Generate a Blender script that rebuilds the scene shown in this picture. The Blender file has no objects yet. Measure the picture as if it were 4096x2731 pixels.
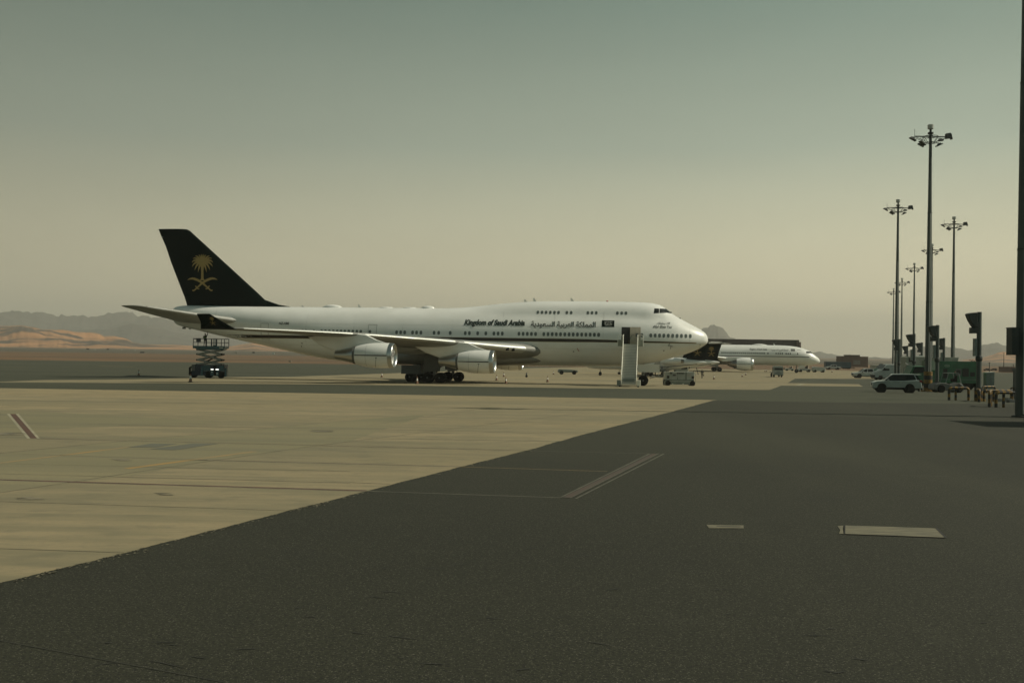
import bpy, bmesh, math, random
from math import sin, cos, tan, pi, radians, sqrt, atan
from mathutils import Vector, Matrix
from mathutils.bvhtree import BVHTree
random.seed(7)
scene = bpy.context.scene
COL = scene.collection

# ------------------------------------------------------------ camera, sky, sun, exposure
F = 3982.0; EYE = 3.8; PITCH = radians(0.64); ROLL = atan(0.015)
PX = 4096.0; CX = 2048.0; CY = 1365.5
_f = Vector((0, cos(PITCH), sin(PITCH))); _u = Vector((0, -sin(PITCH), cos(PITCH))); _r = Vector((1, 0, 0))
RT = _r * cos(ROLL) + _u * sin(ROLL); UP = _u * cos(ROLL) - _r * sin(ROLL); CAM = Vector((0, 0, EYE))
cd = bpy.data.cameras.new('camera'); cam = bpy.data.objects.new('camera', cd); COL.objects.link(cam)
cam.matrix_world = Matrix(((RT.x, UP.x, -_f.x, CAM.x), (RT.y, UP.y, -_f.y, CAM.y), (RT.z, UP.z, -_f.z, CAM.z), (0, 0, 0, 1)))
cd.sensor_width = 36; cd.lens = 36 * F / PX; cd.clip_start = 0.5; cd.clip_end = 60000
scene.camera = cam
SUN_E = radians(42); SUN_A = radians(-1)          # elevation, and angle of the sun's bearing from +X
w = bpy.data.worlds.new('World'); scene.world = w; w.use_nodes = True
nt = w.node_tree; nt.nodes.clear()
out = nt.nodes.new('ShaderNodeOutputWorld'); bg = nt.nodes.new('ShaderNodeBackground'); sky = nt.nodes.new('ShaderNodeTexSky')
sky.sky_type = 'NISHITA'; sky.sun_disc = False; sky.sun_elevation = SUN_E; sky.sun_rotation = pi / 2 - SUN_A
sky.air_density = 1.0; sky.dust_density = 3.0; sky.ozone_density = 1.0; sky.altitude = 700
# the dusty, filtered air: a warm pale band at the horizon, teal above, lighter towards the sun
tc = nt.nodes.new('ShaderNodeTexCoord'); sx = nt.nodes.new('ShaderNodeSeparateXYZ'); nt.links.new(tc.outputs['Generated'], sx.inputs[0])
rp = nt.nodes.new('ShaderNodeValToRGB'); el = rp.color_ramp.elements
STOPS = [(0.0, (.86, .74, .47)), (.05, (.78, .69, .45)), (.12, (.56, .54, .375)), (.20, (.315, .365, .287)), (.33, (.155, .222, .185)), (.6, (.07, .11, .105)), (1.0, (.04, .065, .068))]
el[0].position = 0; el[0].color = (*STOPS[0][1], 1); el[1].position = 1; el[1].color = (*STOPS[-1][1], 1)
for p_, c_ in STOPS[1:-1]: e_ = el.new(p_); e_.color = (*c_, 1)
nt.links.new(sx.outputs[2], rp.inputs[0])
az = nt.nodes.new('ShaderNodeMapRange'); az.inputs[1].default_value = -.5; az.inputs[2].default_value = .4; az.inputs[3].default_value = .68; az.inputs[4].default_value = 1.22; nt.links.new(sx.outputs[0], az.inputs[0])
dn = nt.nodes.new('ShaderNodeTexNoise'); dn.inputs['Scale'].default_value = 2.2; dn.inputs['Detail'].default_value = 4
dm = nt.nodes.new('ShaderNodeMapping'); dm.inputs['Scale'].default_value = (1, 1, 5); nt.links.new(tc.outputs['Generated'], dm.inputs[0]); nt.links.new(dm.outputs[0], dn.inputs[0])
dr = nt.nodes.new('ShaderNodeMapRange'); dr.inputs[1].default_value = .3; dr.inputs[2].default_value = .7; dr.inputs[3].default_value = .955; dr.inputs[4].default_value = 1.045; nt.links.new(dn.outputs[0], dr.inputs[0])
mu = nt.nodes.new('ShaderNodeMath'); mu.operation = 'MULTIPLY'; nt.links.new(az.outputs[0], mu.inputs[0]); nt.links.new(dr.outputs[0], mu.inputs[1])
vm = nt.nodes.new('ShaderNodeVectorMath'); vm.operation = 'SCALE'; az2 = nt.nodes.new('ShaderNodeMapRange'); az2.inputs[1].default_value = .1; az2.inputs[2].default_value = -.7; nt.links.new(sx.outputs[1], az2.inputs[0])
cool = nt.nodes.new('ShaderNodeMixRGB'); cool.blend_type = 'MULTIPLY'; cool.inputs[2].default_value = (.50, .78, .92, 1); nt.links.new(az2.outputs[0], cool.inputs[0]); nt.links.new(rp.outputs[0], cool.inputs[1])
nt.links.new(cool.outputs[0], vm.inputs[0]); nt.links.new(mu.outputs[0], vm.inputs['Scale'])
tint = nt.nodes.new('ShaderNodeMixRGB'); tint.blend_type = 'MULTIPLY'; tint.inputs[0].default_value = 1
SKYK = .004; tint.inputs[2].default_value = (SKYK, SKYK * .93, SKYK * .62, 1)
ad = nt.nodes.new('ShaderNodeMixRGB'); ad.blend_type = 'ADD'; ad.inputs[0].default_value = 1
nt.links.new(sky.outputs[0], tint.inputs[1]); nt.links.new(tint.outputs[0], ad.inputs[1]); nt.links.new(vm.outputs[0], ad.inputs[2])
nt.links.new(ad.outputs[0], bg.inputs[0]); nt.links.new(bg.outputs[0], out.inputs[0])
bg.inputs[1].default_value = 1.0
sd = bpy.data.lights.new('sun', 'SUN'); sd.energy = 4.0; sd.angle = radians(0.6); sd.color = (1.0, 0.935, 0.75)
so = bpy.data.objects.new('sun', sd); COL.objects.link(so)
SD = Vector((cos(SUN_E) * cos(SUN_A), cos(SUN_E) * sin(SUN_A), sin(SUN_E)))
so.rotation_euler = SD.to_track_quat('Z', 'Y').to_euler(); so.location = SD * 200
scene.view_settings.view_transform = 'Standard'; scene.view_settings.look = 'None'
scene.view_settings.gamma = 1; scene.view_settings.exposure = 0
scene.cycles.use_denoising = True; scene.cycles.max_bounces = 6; scene.cycles.volume_bounces = 0
HAZE = 0.00015

# ------------------------------------------------------------ helpers
def zg(y):
    "height of the gently falling apron at distance y"
    P = ((98, .4), (112, .13), (140, -.18), (156, -.5), (226, -.85))
    if y <= 98: return 0.4
    for (a, za), (b, zb) in zip(P, P[1:]):
        if y <= b: return za + (zb - za) * (y - a) / (b - a)
    return -0.85
def ray(px, py): return _f + RT * ((px - CX) / F) + UP * (-(py - CY) / F)
def g(px, py):
    "ground point seen at photo position px, py"
    d = ray(px, py); z = 0
    for _ in range(60):
        p = CAM + d * ((z - EYE) / d.z); z = z * .5 + zg(p.y) * .5
    return Vector((p.x, p.y, zg(p.y)))
def at(px, py, Y):
    d = ray(px, py); return CAM + d * (Y / d.y)
def hor(px): return CY + F * tan(PITCH) + .015 * (px - CX)

class MB:
    def __init__(s): s.v = []; s.f = []; s.m = []; s.mi = 0
    def add(s, vs, fs, M=None):
        n = len(s.v)
        for p in vs:
            p = Vector(p); s.v.append(M @ p if M else p)
        for f in fs: s.f.append([i + n for i in f]); s.m.append(s.mi)
        return s
    def box(s, c, d, M=None, rz=0, ry=0, rx=0, top=None):
        x, y, z = [k / 2 for k in d]; t = top or (1, 1)
        R = Matrix.Translation(c) @ Matrix.Rotation(rz, 4, 'Z') @ Matrix.Rotation(ry, 4, 'Y') @ Matrix.Rotation(rx, 4, 'X')
        vs = [R @ Vector(p) for p in ((-x, -y, -z), (x, -y, -z), (x, y, -z), (-x, y, -z), (-x * t[0], -y * t[1], z), (x * t[0], -y * t[1], z), (x * t[0], y * t[1], z), (-x * t[0], y * t[1], z))]
        return s.add(vs, [(0, 3, 2, 1), (4, 5, 6, 7), (0, 1, 5, 4), (1, 2, 6, 5), (2, 3, 7, 6), (3, 0, 4, 7)], M)
    def tube(s, a, b, r, r2=None, n=10, caps=True, M=None):
        a = Vector(a); b = Vector(b); r2 = r if r2 is None else r2
        q = (b - a).to_track_quat('Z', 'Y').to_matrix()
        vs = []
        for P, R in ((a, r), (b, r2)):
            for k in range(n):
                t = 2 * pi * k / n; vs.append(P + q @ Vector((R * cos(t), R * sin(t), 0)))
        fs = [(k, (k + 1) % n, n + (k + 1) % n, n + k) for k in range(n)]
        if caps: fs += [tuple(range(n))[::-1], tuple(range(n, 2 * n))]
        return s.add(vs, fs, M)
    def path(s, pts, r, n=8, M=None, mats=None):
        pts = [Vector(p) for p in pts]; rings = []
        for i, p in enumerate(pts):
            d = (pts[min(i + 1, len(pts) - 1)] - pts[max(i - 1, 0)]).normalized(); q = d.to_track_quat('Z', 'Y').to_matrix()
            rr = r[i] if isinstance(r, (list, tuple)) else r
            rings.append([p + q @ Vector((rr * cos(2 * pi * k / n), rr * sin(2 * pi * k / n), 0)) for k in range(n)])
        # re-align rings so that they do not twist
        for i in range(1, len(rings)):
            best = min(range(n), key=lambda o: sum((rings[i][(k + o) % n] - rings[i - 1][k]).length for k in range(n)))
            rings[i] = rings[i][best:] + rings[i][:best]
        for i in range(len(rings) - 1):
            if mats: s.mi = mats[i]
            s.add(rings[i] + rings[i + 1], [(k, (k + 1) % n, n + (k + 1) % n, n + k) for k in range(n)], M)
        s.add(rings[0], [tuple(range(n))[::-1]], M); s.add(rings[-1], [tuple(range(n))], M)
        return s
    def loft(s, secs, closed=True, caps=True, M=None):
        n = len(secs[0]); vs = [p for q in secs for p in q]; fs = []
        for i in range(len(secs) - 1):
            for k in range(n if closed else n - 1):
                fs.append((i * n + k, i * n + (k + 1) % n, (i + 1) * n + (k + 1) % n, (i + 1) * n + k))
        if caps and closed: fs += [tuple(range(n))[::-1], tuple(range((len(secs) - 1) * n, len(secs) * n))]
        return s.add(vs, fs, M)
    def lathe(s, prof, n=24, axis='x', M=None):
        "prof: list of (along, radius)"
        secs = []
        for a, r in prof:
            r = max(r, 0.001)
            if axis == 'x': secs.append([Vector((a, r * cos(2 * pi * k / n), r * sin(2 * pi * k / n))) for k in range(n)])
            elif axis == 'y': secs.append([Vector((r * sin(2 * pi * k / n), a, r * cos(2 * pi * k / n))) for k in range(n)])
            else: secs.append([Vector((r * cos(2 * pi * k / n), r * sin(2 * pi * k / n), a)) for k in range(n)])
        return s.loft(secs, True, prof[0] != prof[-1], M)
    def prism(s, poly, y0, y1, M=None, inset=0.0):
        "polygon in x,z extruded along y; inset pulls the outer rim in for a soft edge"
        n = len(poly); cx = sum(p[0] for p in poly) / n; cz = sum(p[1] for p in poly) / n
        if inset:
            e = inset; L = max(abs(p[0] - cx) for p in poly); Hh = max(abs(p[1] - cz) for p in poly)
            ins = [(cx + (p[0] - cx) * (1 - e / L), cz + (p[1] - cz) * (1 - e / Hh)) for p in poly]
            rows = [(y0, ins), (y0 + e, poly), (y1 - e, poly), (y1, ins)]
        else: rows = [(y0, poly), (y1, poly)]
        return s.loft([[Vector((p[0], y, p[1])) for p in q] for y, q in rows], True, True, M)
    def build(s, name, mat, parent=None, smooth=False, ang=40):
        me = bpy.data.meshes.new(name); me.from_pydata([tuple(p) for p in s.v], [], s.f)
        for mm in (mat if isinstance(mat, (list, tuple)) else [mat]): me.materials.append(mm)
        if isinstance(mat, (list, tuple)):
            for i, p in enumerate(me.polygons): p.material_index = s.m[i]
        bm = bmesh.new(); bm.from_mesh(me); bmesh.ops.recalc_face_normals(bm, faces=bm.faces)
        if smooth:
            for f in bm.faces: f.smooth = True
            for e in bm.edges:
                if len(e.link_faces) == 2 and e.calc_face_angle(0) > radians(ang): e.smooth = False
        bm.to_mesh(me); bm.free()
        o = bpy.data.objects.new(name, me); COL.objects.link(o)
        if parent: o.parent = parent
        return o
def tag(o, label=None, cat=None, group=None, kind=None):
    if label: o['label'] = label
    if cat: o['category'] = cat
    if group: o['group'] = group
    if kind: o['kind'] = kind
    return o
def thing(name, label, cat, loc=(0, 0, 0), rz=0, group=None):
    o = bpy.data.objects.new(name, None); COL.objects.link(o); o.location = loc; o.rotation_euler = (0, 0, rz)
    o.empty_display_size = .3
    return tag(o, label, cat, group)
def dup(root, loc, rz=None, label=None, scale=None, group=None):
    r = root.copy(); COL.objects.link(r); r.location = loc
    if rz is not None: r.rotation_euler = (0, 0, rz)
    if scale: r.scale = (scale,) * 3
    if label: r['label'] = label
    if group: r['group'] = group
    def kids(a, b):
        for ch in list(a.children):
            c = ch.copy(); COL.objects.link(c); c.parent = b; kids(ch, c)
    kids(root, r)
    return r

# ------------------------------------------------------------ materials
def mat(name, col, rough=.6, metal=0, noise=None, spec=.5, emit=None, coat=0, col2=None, scale=(1, 1, 1), detail=4, mixlo=.4, mixhi=.65, bump=0, coord='Object', alpha=None):
    m = bpy.data.materials.new(name); m.use_nodes = True; t = m.node_tree; b = t.nodes['Principled BSDF']
    b.inputs['Base Color'].default_value = (*col, 1); b.inputs['Roughness'].default_value = rough; b.inputs['Metallic'].default_value = metal
    b.inputs['Specular IOR Level'].default_value = spec; b.inputs['Coat Weight'].default_value = coat; b.inputs['Coat Roughness'].default_value = .15
    if emit: b.inputs['Emission Color'].default_value = (*emit[:3], 1); b.inputs['Emission Strength'].default_value = emit[3]
    if noise:
        tc = t.nodes.new('ShaderNodeTexCoord'); mp = t.nodes.new('ShaderNodeMapping'); mp.inputs['Scale'].default_value = scale
        n = t.nodes.new('ShaderNodeTexNoise'); n.inputs['Scale'].default_value = noise; n.inputs['Detail'].default_value = detail
        r = t.nodes.new('ShaderNodeValToRGB'); r.color_ramp.elements[0].position = mixlo; r.color_ramp.elements[1].position = mixhi
        c2 = col2 or tuple(c * .8 for c in col)
        r.color_ramp.elements[0].color = (*c2, 1); r.color_ramp.elements[1].color = (*col, 1)
        t.links.new(tc.outputs[coord], mp.inputs[0]); t.links.new(mp.outputs[0], n.inputs[0]); t.links.new(n.outputs[0], r.inputs[0]); t.links.new(r.outputs[0], b.inputs['Base Color'])
        if bump:
            bp = t.nodes.new('ShaderNodeBump'); bp.inputs['Strength'].default_value = bump; bp.inputs['Distance'].default_value = .02
            t.links.new(n.outputs[0], bp.inputs['Height']); t.links.new(bp.outputs[0], b.inputs['Normal'])
    return m
def layers(name, base, lays, rough=.85, bump=None, spec=.3):
    """base colour then a stack of (colour, scale xyz, noise scale, detail, lo, hi, amount): world-space noise masks"""
    m = bpy.data.materials.new(name); m.use_nodes = True; t = m.node_tree; b = t.nodes['Principled BSDF']
    b.inputs['Roughness'].default_value = rough; b.inputs['Specular IOR Level'].default_value = spec
    tc = t.nodes.new('ShaderNodeTexCoord'); prev = None
    for (c, sc, ns, det, lo, hi, am) in lays:
        mp = t.nodes.new('ShaderNodeMapping'); mp.inputs['Scale'].default_value = sc; mp.inputs['Location'].default_value = (random.random() * 50, random.random() * 50, 0)
        mp.inputs['Rotation'].default_value = (0, 0, radians(6))
        n = t.nodes.new('ShaderNodeTexNoise'); n.inputs['Scale'].default_value = ns; n.inputs['Detail'].default_value = det
        r = t.nodes.new('ShaderNodeMapRange'); r.inputs[1].default_value = lo; r.inputs[2].default_value = hi; r.inputs[4].default_value = am
        x = t.nodes.new('ShaderNodeMixRGB'); x.inputs[2].default_value = (*c, 1)
        t.links.new(tc.outputs['Object'], mp.inputs[0]); t.links.new(mp.outputs[0], n.inputs[0]); t.links.new(n.outputs[0], r.inputs[0]); t.links.new(r.outputs[0], x.inputs[0])
        if prev: t.links.new(prev, x.inputs[1])
        else: x.inputs[1].default_value = (*base, 1)
        prev = x.outputs[0]
    t.links.new(prev, b.inputs['Base Color'])
    if bump:
        n = t.nodes.new('ShaderNodeTexNoise'); n.inputs['Scale'].default_value = bump[0]; n.inputs['Detail'].default_value = 3
        bp = t.nodes.new('ShaderNodeBump'); bp.inputs['Strength'].default_value = bump[1]; bp.inputs['Distance'].default_value = bump[2]
        t.links.new(tc.outputs['Object'], n.inputs[0]); t.links.new(n.outputs[0], bp.inputs['Height']); t.links.new(bp.outputs[0], b.inputs['Normal'])
    return m
M = {}
M['white'] = mat('aircraft_white', (.80, .80, .765), .36, noise=.35, col2=(.73, .73, .69), scale=(1, 1, 2.5), mixlo=.35, mixhi=.7, coat=.3)
M['seam'] = mat('skin_seam', (.58, .58, .55), .4)
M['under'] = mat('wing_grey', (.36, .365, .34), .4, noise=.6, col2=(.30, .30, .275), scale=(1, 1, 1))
M['metal'] = mat('polished_metal', (.46, .47, .45), .34, metal=1)
M['lemetal'] = mat('leading_edge_metal', (.50, .51, .48), .5, metal=.6)
M['burnt'] = mat('nozzle_metal', (.35, .32, .28), .3, metal=1, noise=2, col2=(.22, .2, .18))
M['black'] = mat('black_parts', (.01, .01, .01), .7, spec=.2)
M['dark'] = mat('dark_interior', (.02, .02, .018), .8)
M['tyre'] = mat('tyre_rubber', (.014, .014, .013), .9, noise=6, col2=(.02, .019, .017), spec=.2)
M['hub'] = mat('wheel_hub', (.16, .165, .155), .5, metal=.4)
M['glass'] = mat('dark_glass', (.010, .014, .014), .3, spec=.2)
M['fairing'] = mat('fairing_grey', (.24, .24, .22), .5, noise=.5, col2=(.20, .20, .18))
M['pane'] = mat('cabin_pane', (.11, .125, .115), .2, spec=.5)
M['tail'] = mat('tail_green', (.004, .010, .008), .45, noise=.4, col2=(.003, .008, .006), spec=.05)
M['gold'] = mat('emblem_gold', (.36, .25, .075), .5)
M['goldline'] = mat('gold_line', (.26, .18, .06), .5)
M['letter'] = mat('letter_black', (.02, .03, .025), .5)
M['stripe'] = mat('stripe_black', (.018, .014, .012), .4)
M['grey'] = mat('mid_grey', (.11, .115, .105), .6, noise=3)
M['strut'] = mat('gear_strut', (.22, .22, .2), .45, metal=.3)
M['pole'] = mat('galvanised_pole', (.085, .10, .09), .6, noise=1.2, scale=(1, 1, .3), col2=(.065, .078, .07), spec=.3)
M['lamp'] = mat('floodlight_body', (.045, .052, .047), .6, spec=.3)
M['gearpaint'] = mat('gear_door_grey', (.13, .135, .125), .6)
M['drum'] = mat('mast_cap', (.45, .46, .42), .5)
M['yellow'] = mat('barrier_yellow', (.27, .16, .035), .55, noise=3, col2=(.13, .08, .026), spec=.3)
M['barblack'] = mat('barrier_black', (.02, .02, .018), .6)
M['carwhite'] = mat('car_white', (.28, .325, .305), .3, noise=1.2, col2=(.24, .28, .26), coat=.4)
M['vanwhite'] = mat('van_white', (.36, .395, .37), .4, noise=1, col2=(.30, .33, .31))
M['cream'] = mat('cream_body', (.30, .31, .25), .5, noise=1.1, col2=(.24, .25, .20))
M['green'] = mat('truck_green', (.022, .12, .05), .45, noise=1.0, col2=(.016, .085, .038))
M['greenlite'] = mat('pale_green', (.30, .36, .27), .5)
M['blue'] = mat('trailer_blue', (.035, .085, .11), .5, noise=.8, col2=(.025, .06, .08))
M['teal'] = mat('lift_teal', (.03, .10, .12), .4, noise=2, col2=(.02, .07, .085))
M['navy'] = mat('lift_navy', (.012, .022, .04), .5)
M['red'] = mat('red_plastic', (.30, .02, .015), .4)
M['orange'] = mat('cone_orange', (.17, .085, .05), .6)
M['conewhite'] = mat('cone_band', (.65, .65, .6), .5)
M['brick'] = mat('brown_render', (.17, .115, .085), .9, noise=.15, col2=(.13, .09, .07))
M['hangar'] = mat('hangar_cladding', (.045, .04, .033), .8, noise=.3, scale=(4, 1, .3), col2=(.032, .028, .024))
M['palewin'] = mat('pale_glazing', (.16, .18, .165), .3)
M['skin'] = mat('skin', (.22, .13, .08), .6)
M['dkcloth'] = mat('dark_clothes', (.012, .015, .014), .9)
M['hivis'] = mat('green_vest', (.06, .11, .03), .8)
M['hair'] = mat('hair', (.008, .008, .008), .8)
M['cabinet'] = mat('cabinet_grey_green', (.17, .2, .18), .5, noise=2, col2=(.13, .155, .14))
M['concpost'] = mat('pier_concrete', (.12, .13, .12), .8, noise=1.5)
M['step'] = mat('stair_metal', (.42, .45, .40), .5, metal=.1, noise=5, col2=(.30, .33, .29))
M['rail'] = mat('stair_rail', (.72, .71, .62), .4)
M['lit'] = mat('lit_lamp', (.9, .9, .85), .4, emit=(1, 1, .9, 1.6))
M['tail_light'] = mat('tail_lamp_red', (.20, .012, .01), .2)
M['head_light'] = mat('head_lamp', (.5, .52, .5), .1, metal=.3)
M['plate'] = mat('number_plate', (.45, .45, .4), .5)
M['bevel'] = mat('beige_lining', (.33, .30, .23), .7, noise=2)

# ------------------------------------------------------------ ground
SAND = layers('desert_sand', (.145, .083, .042), [((.085, .060, .036), (.004, .03, 1), 1, 5, .4, .62, .9), ((.20, .125, .066), (.02, .06, 1), 1, 5, .5, .7, .7), ((.06, .05, .035), (.25, .6, 1), 1, 4, .62, .72, .5)], .95)
RUNW = layers('runway_asphalt', (.085, .075, .052), [((.065, .057, .04), (.01, .05, 1), 1, 4, .4, .6, .8)], .9)
ASPH = layers('apron_asphalt', (.057, .060, .037), [((.044, .047, .030), (.035, .09, 1), 1, 5, .42, .66, .85), ((.078, .079, .053), (.012, .22, 1), 1, 6, .5, .72, .7), ((.035, .036, .028), (.30, .45, 1), 1, 4, .62, .80, .5),
    ((.03, .03, .022), (14, 14, 14), 1, 3, .48, .66, .8)], .88)
ASPN = layers('new_asphalt', (.034, .0345, .0205), [((.021, .022, .0138), (.03, .05, 1), 1, 5, .38, .62, .95), ((.046, .046, .028), (.14, .02, 1), 1, 6, .48, .66, .8), ((.019, .020, .013), (.05, .09, 1), 1, 5, .56, .70, .55), ((.020, .021, .015), (.35, .30, 1), 1, 5, .60, .74, .55), ((.044, .045, .031), (.6, .5, 1), 1, 4, .66, .8, .6),
    ((.012, .012, .009), (22, 22, 22), 1, 3, .46, .62, .9), ((.13, .125, .095), (48, 48, 48), 1, 2, .60, .70, .75)], .9, bump=(70, .5, .006))
CONC = layers('apron_concrete', (.305, .246, .146), [((.212, .183, .112), (.03, .16, 1), 1, 6, .36, .62, .95), ((.17, .153, .096), (.05, 1.3, 1), 1, 6, .46, .68, .8), ((.185, .165, .102), (.35, .9, 1), 1, 7, .45, .65, .7), ((.30, .235, .128), (.02, .07, 1), 1, 4, .5, .7, .6), ((.12, .115, .08), (.12, .4, 1), 1, 5, .60, .76, .65), ((.15, .138, .09), (1.1, 2.2, 1), 1, 6, .52, .70, .55), ((.18, .16, .108), (9, 9, 9), 1, 3, .5, .75, .4)], .88, bump=(9, .25, .015))
def yclip(poly, lo, hi):
    for (lim, sgn) in ((lo, 1), (hi, -1)):
        o = []
        for i, p in enumerate(poly):
            q = poly[(i + 1) % len(poly)]; a = sgn * (p[1] - lim) >= 0; b = sgn * (q[1] - lim) >= 0
            if a: o.append(p)
            if a != b:
                t = (lim - p[1]) / (q[1] - p[1]); o.append((p[0] + t * (q[0] - p[0]), lim))
        poly = o
        if len(poly) < 3: return []
    return poly
BANDS = [-20000, 98, 112, 140, 156, 226, 30000]
def sheet_into(mb, poly, dz):
    for i in range(len(BANDS) - 1):
        q = yclip(poly, BANDS[i], BANDS[i + 1])
        if len(q) >= 3: mb.add([(x, y, zg(y) + dz) for x, y in q], [tuple(range(len(q)))])
def sheet(name, poly, dz, m, kind='structure'):
    mb = MB(); sheet_into(mb, poly, dz); return tag(mb.build(name, m), kind=kind)
def G2(pts): return [tuple(g(*p)[:2]) for p in pts]
sheet('desert_ground', [(-14000, -14000), (14000, -14000), (14000, 14000), (-14000, 14000)], 0, SAND)
sheet('runway', [(-3000, 640), (3000, 760), (3000, 1900), (-3000, 2100)], .004, RUNW)
sheet('asphalt_apron', [(-700, -60), (900, -60), (900, 470), (110, 352), (-60, 330), (-160, 312), (-700, 300)], .004, ASPH)
sheet('new_asphalt_apron', [(-60, -60), (120, -60)] + [tuple(g(*p)[:2]) for p in ((4700, 1624), (4096, 1616), (3300, 1610), (2870, 1600.5), (2000, 1590), (600, 1590))], .006, ASPN)
def ragged(a, b, n, j):
    a = Vector((*a, 0)); b = Vector((*b, 0)); nn = Vector((-(b - a).y, (b - a).x, 0)).normalized()
    return [tuple((a.lerp(b, k / n) + nn * random.uniform(-j, j))[:2]) for k in range(n)]
e = G2([(-700, 2520), (0, 2333), (503, 2211), (1155, 2043), (1300, 2007), (1844, 1867), (2103, 1803), (2320, 1741.5), (2735, 1634), (2851, 1602), (2870, 1600)])
edge = []
for i in range(len(e) - 1): edge += ragged(e[i], e[i + 1], 22, .022 if i < 6 else .03)
c2 = edge + [e[-1]] + G2([(1300, 1573.5), (0, 1552), (-500, 1545)]) + [(-300, 60)]
sheet('concrete_apron_near', c2, .008, CONC)
c1 = G2([(-60, 1528.5), (1300, 1537), (2350, 1553), (3076, 1559), (3125, 1542), (3452, 1546), (3437, 1536), (3150, 1531.5), (3181, 1513.6), (3500, 1515.5)]) + [tuple(g(3560, 1486)[:2])] + G2([(3300, 1480), (3000, 1478.5), (2400, 1467), (2000, 1474), (1250, 1503.5)])
sheet('concrete_apron_far', c1, .008, CONC)
CONC2 = layers('old_concrete', (.222, .195, .115), [((.18, .165, .099), (.03, .16, 1), 1, 6, .36, .62, .95), ((.15, .14, .095), (.05, 1.3, 1), 1, 6, .50, .72, .6), ((.10, .098, .07), (.12, .4, 1), 1, 5, .62, .80, .6), ((.15, .138, .092), (9, 9, 9), 1, 3, .5, .75, .4)], .88)
sheet('old_concrete_apron', G2([(-20, 1817), (518, 1762), (1400, 1682), (1720, 1655), (1400, 1765), (840, 1846), (495, 1906), (-20, 1973)]), .010, CONC2)
sheet('old_concrete_apron', G2([(-20, 1640), (240, 1650), (900, 1690), (300, 1712), (-20, 1735)]), .010, CONC2)

def strip(mb, a, b, w, dz, w2=None):
    a = Vector((*a[:2], 0)); b = Vector((*b[:2], 0)); n = Vector((-(b - a).y, (b - a).x, 0)).normalized(); w2 = w2 or w
    sheet_into(mb, [tuple((a + n * w / 2)[:2]), tuple((a - n * w / 2)[:2]), tuple((b - n * w2 / 2)[:2]), tuple((b + n * w2 / 2)[:2])], dz)
# joints between the slabs, and one dark strip painted for a mast's cast shadow
JT = mat('sealant_and_shadow', (.085, .075, .05), .9, noise=.8, col2=(.15, .13, .085)); LINER = mat('worn_red_paint', (.10, .045, .03), .85, noise=1.5, col2=(.075, .042, .028)); LINEW = mat('worn_white_paint', (.33, .30, .21), .85, noise=1.2, col2=(.24, .22, .15)); LINEY = mat('worn_yellow_paint', (.30, .19, .065), .85, noise=.8, col2=(.23, .18, .095))
jm = MB()
def J(p, q, w=.06): strip(jm, g(*p), g(*q), w, .012)
for p, q, wd in (((-20, 2006), (1150, 2043), .03), ((-20, 2194.5), (497, 2211.5), .025), ((-20, 1658), (28, 1659), .1), ((-20, 1815), (520, 1762), .05), ((520, 1762), (1400, 1683), .05), ((480, 1701), (1400, 1716), .09), ((1400, 1716), (2330, 1736), .07),
                 ((-20, 1895), (1400, 1932), .05), ((1400, 1930), (1560, 1937), .05), ((290, 1928), (700, 1865), .06), ((700, 1865), (1240, 1786), .05), ((-20, 1974), (290, 1928), .05), ((1240, 1786), (2300, 1655), .05), ((-20, 1812), (830, 1842), .06), ((-20, 1690), (600, 1700), .08), ((2160, 1637), (2735, 1634), .07),  # last strip on this line is the painted mast shadow, not a joint
                 ((-20, 1600), (2000, 1631), .08), ((-20, 1575), (2735, 1612), .1), ((1300, 1751), (2200, 1765), .05), ((0, 1855), (1400, 1886), .03), ((1480, 1700), (1900, 1640), .05)): J(p, q, wd)
sheets_j = tag(jm.build('slab_joints_and_shadow', JT), kind='structure')
jf = MB()
for p, q, wd in (((1500, 1545), (3060, 1556), .12), ((2900, 1513), (3076, 1514), .3), ((2760, 1512), (3181, 1514), .28), ((2870, 1549), (3060, 1522), .1), ((2640, 1497), (3400, 1502), .15), ((2300, 1490), (3400, 1500), .1), ((1250, 1511), (2400, 1519), .1), ((3100, 1540), (3400, 1490), .12)):
    strip(jf, g(*p), g(*q), wd, .012)
tag(jf.build('slab_joints_and_shadow', JT), kind='structure')
def line3(p, q, wr, ww, name):
    a = g(*p); b = g(*q); n = Vector((-(b - a).y, (b - a).x, 0)).normalized()
    mb = MB(); strip(mb, a, b, wr + 2 * ww, .012); tag(mb.build(name + '_white_edging', LINEW), kind='structure')
    mb = MB(); strip(mb, a, b, wr, .016); tag(mb.build(name + '_red_line', LINER), kind='structure')
line3((-30, 1919), (1465, 1964), .16, .05, 'stand')
line3((150, 1754.5), (2103, 1803), .05, .05, 'stand')
line3((790, 1840), (1844, 1867), .06, .06, 'stand')
mb = MB()
sheet_into(mb, G2([(28, 1656), (75, 1656), (160, 1755), (108, 1755)]), .012)
tag(mb.build('stand_bar_edging', LINEW), kind='structure')
mb = MB()
sheet_into(mb, G2([(40, 1656.4), (63, 1656.4), (148, 1754), (122, 1754)]), .016)
tag(mb.build('stand_bar_red', LINER), kind='structure')
mb = MB()
strip(mb, g(-20, 1855), g(512, 1789), .22, .012); strip(mb, g(506, 1875), g(1020, 1806), .26, .012); strip(mb, g(1844, 1867.5), g(2429, 1886), .05, .012)
strip(mb, g(395, 1463), g(535, 1467), .7, .012); strip(mb, g(-10, 1468), g(90, 1469.5), .7, .012)
tag(mb.build('yellow_guide_line', LINEY), kind='structure')
REDFAINT = mat('faded_red_paint', (.075, .045, .034), .9, noise=2.0, col2=(.055, .05, .038), mixlo=.3, mixhi=.7)
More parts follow.
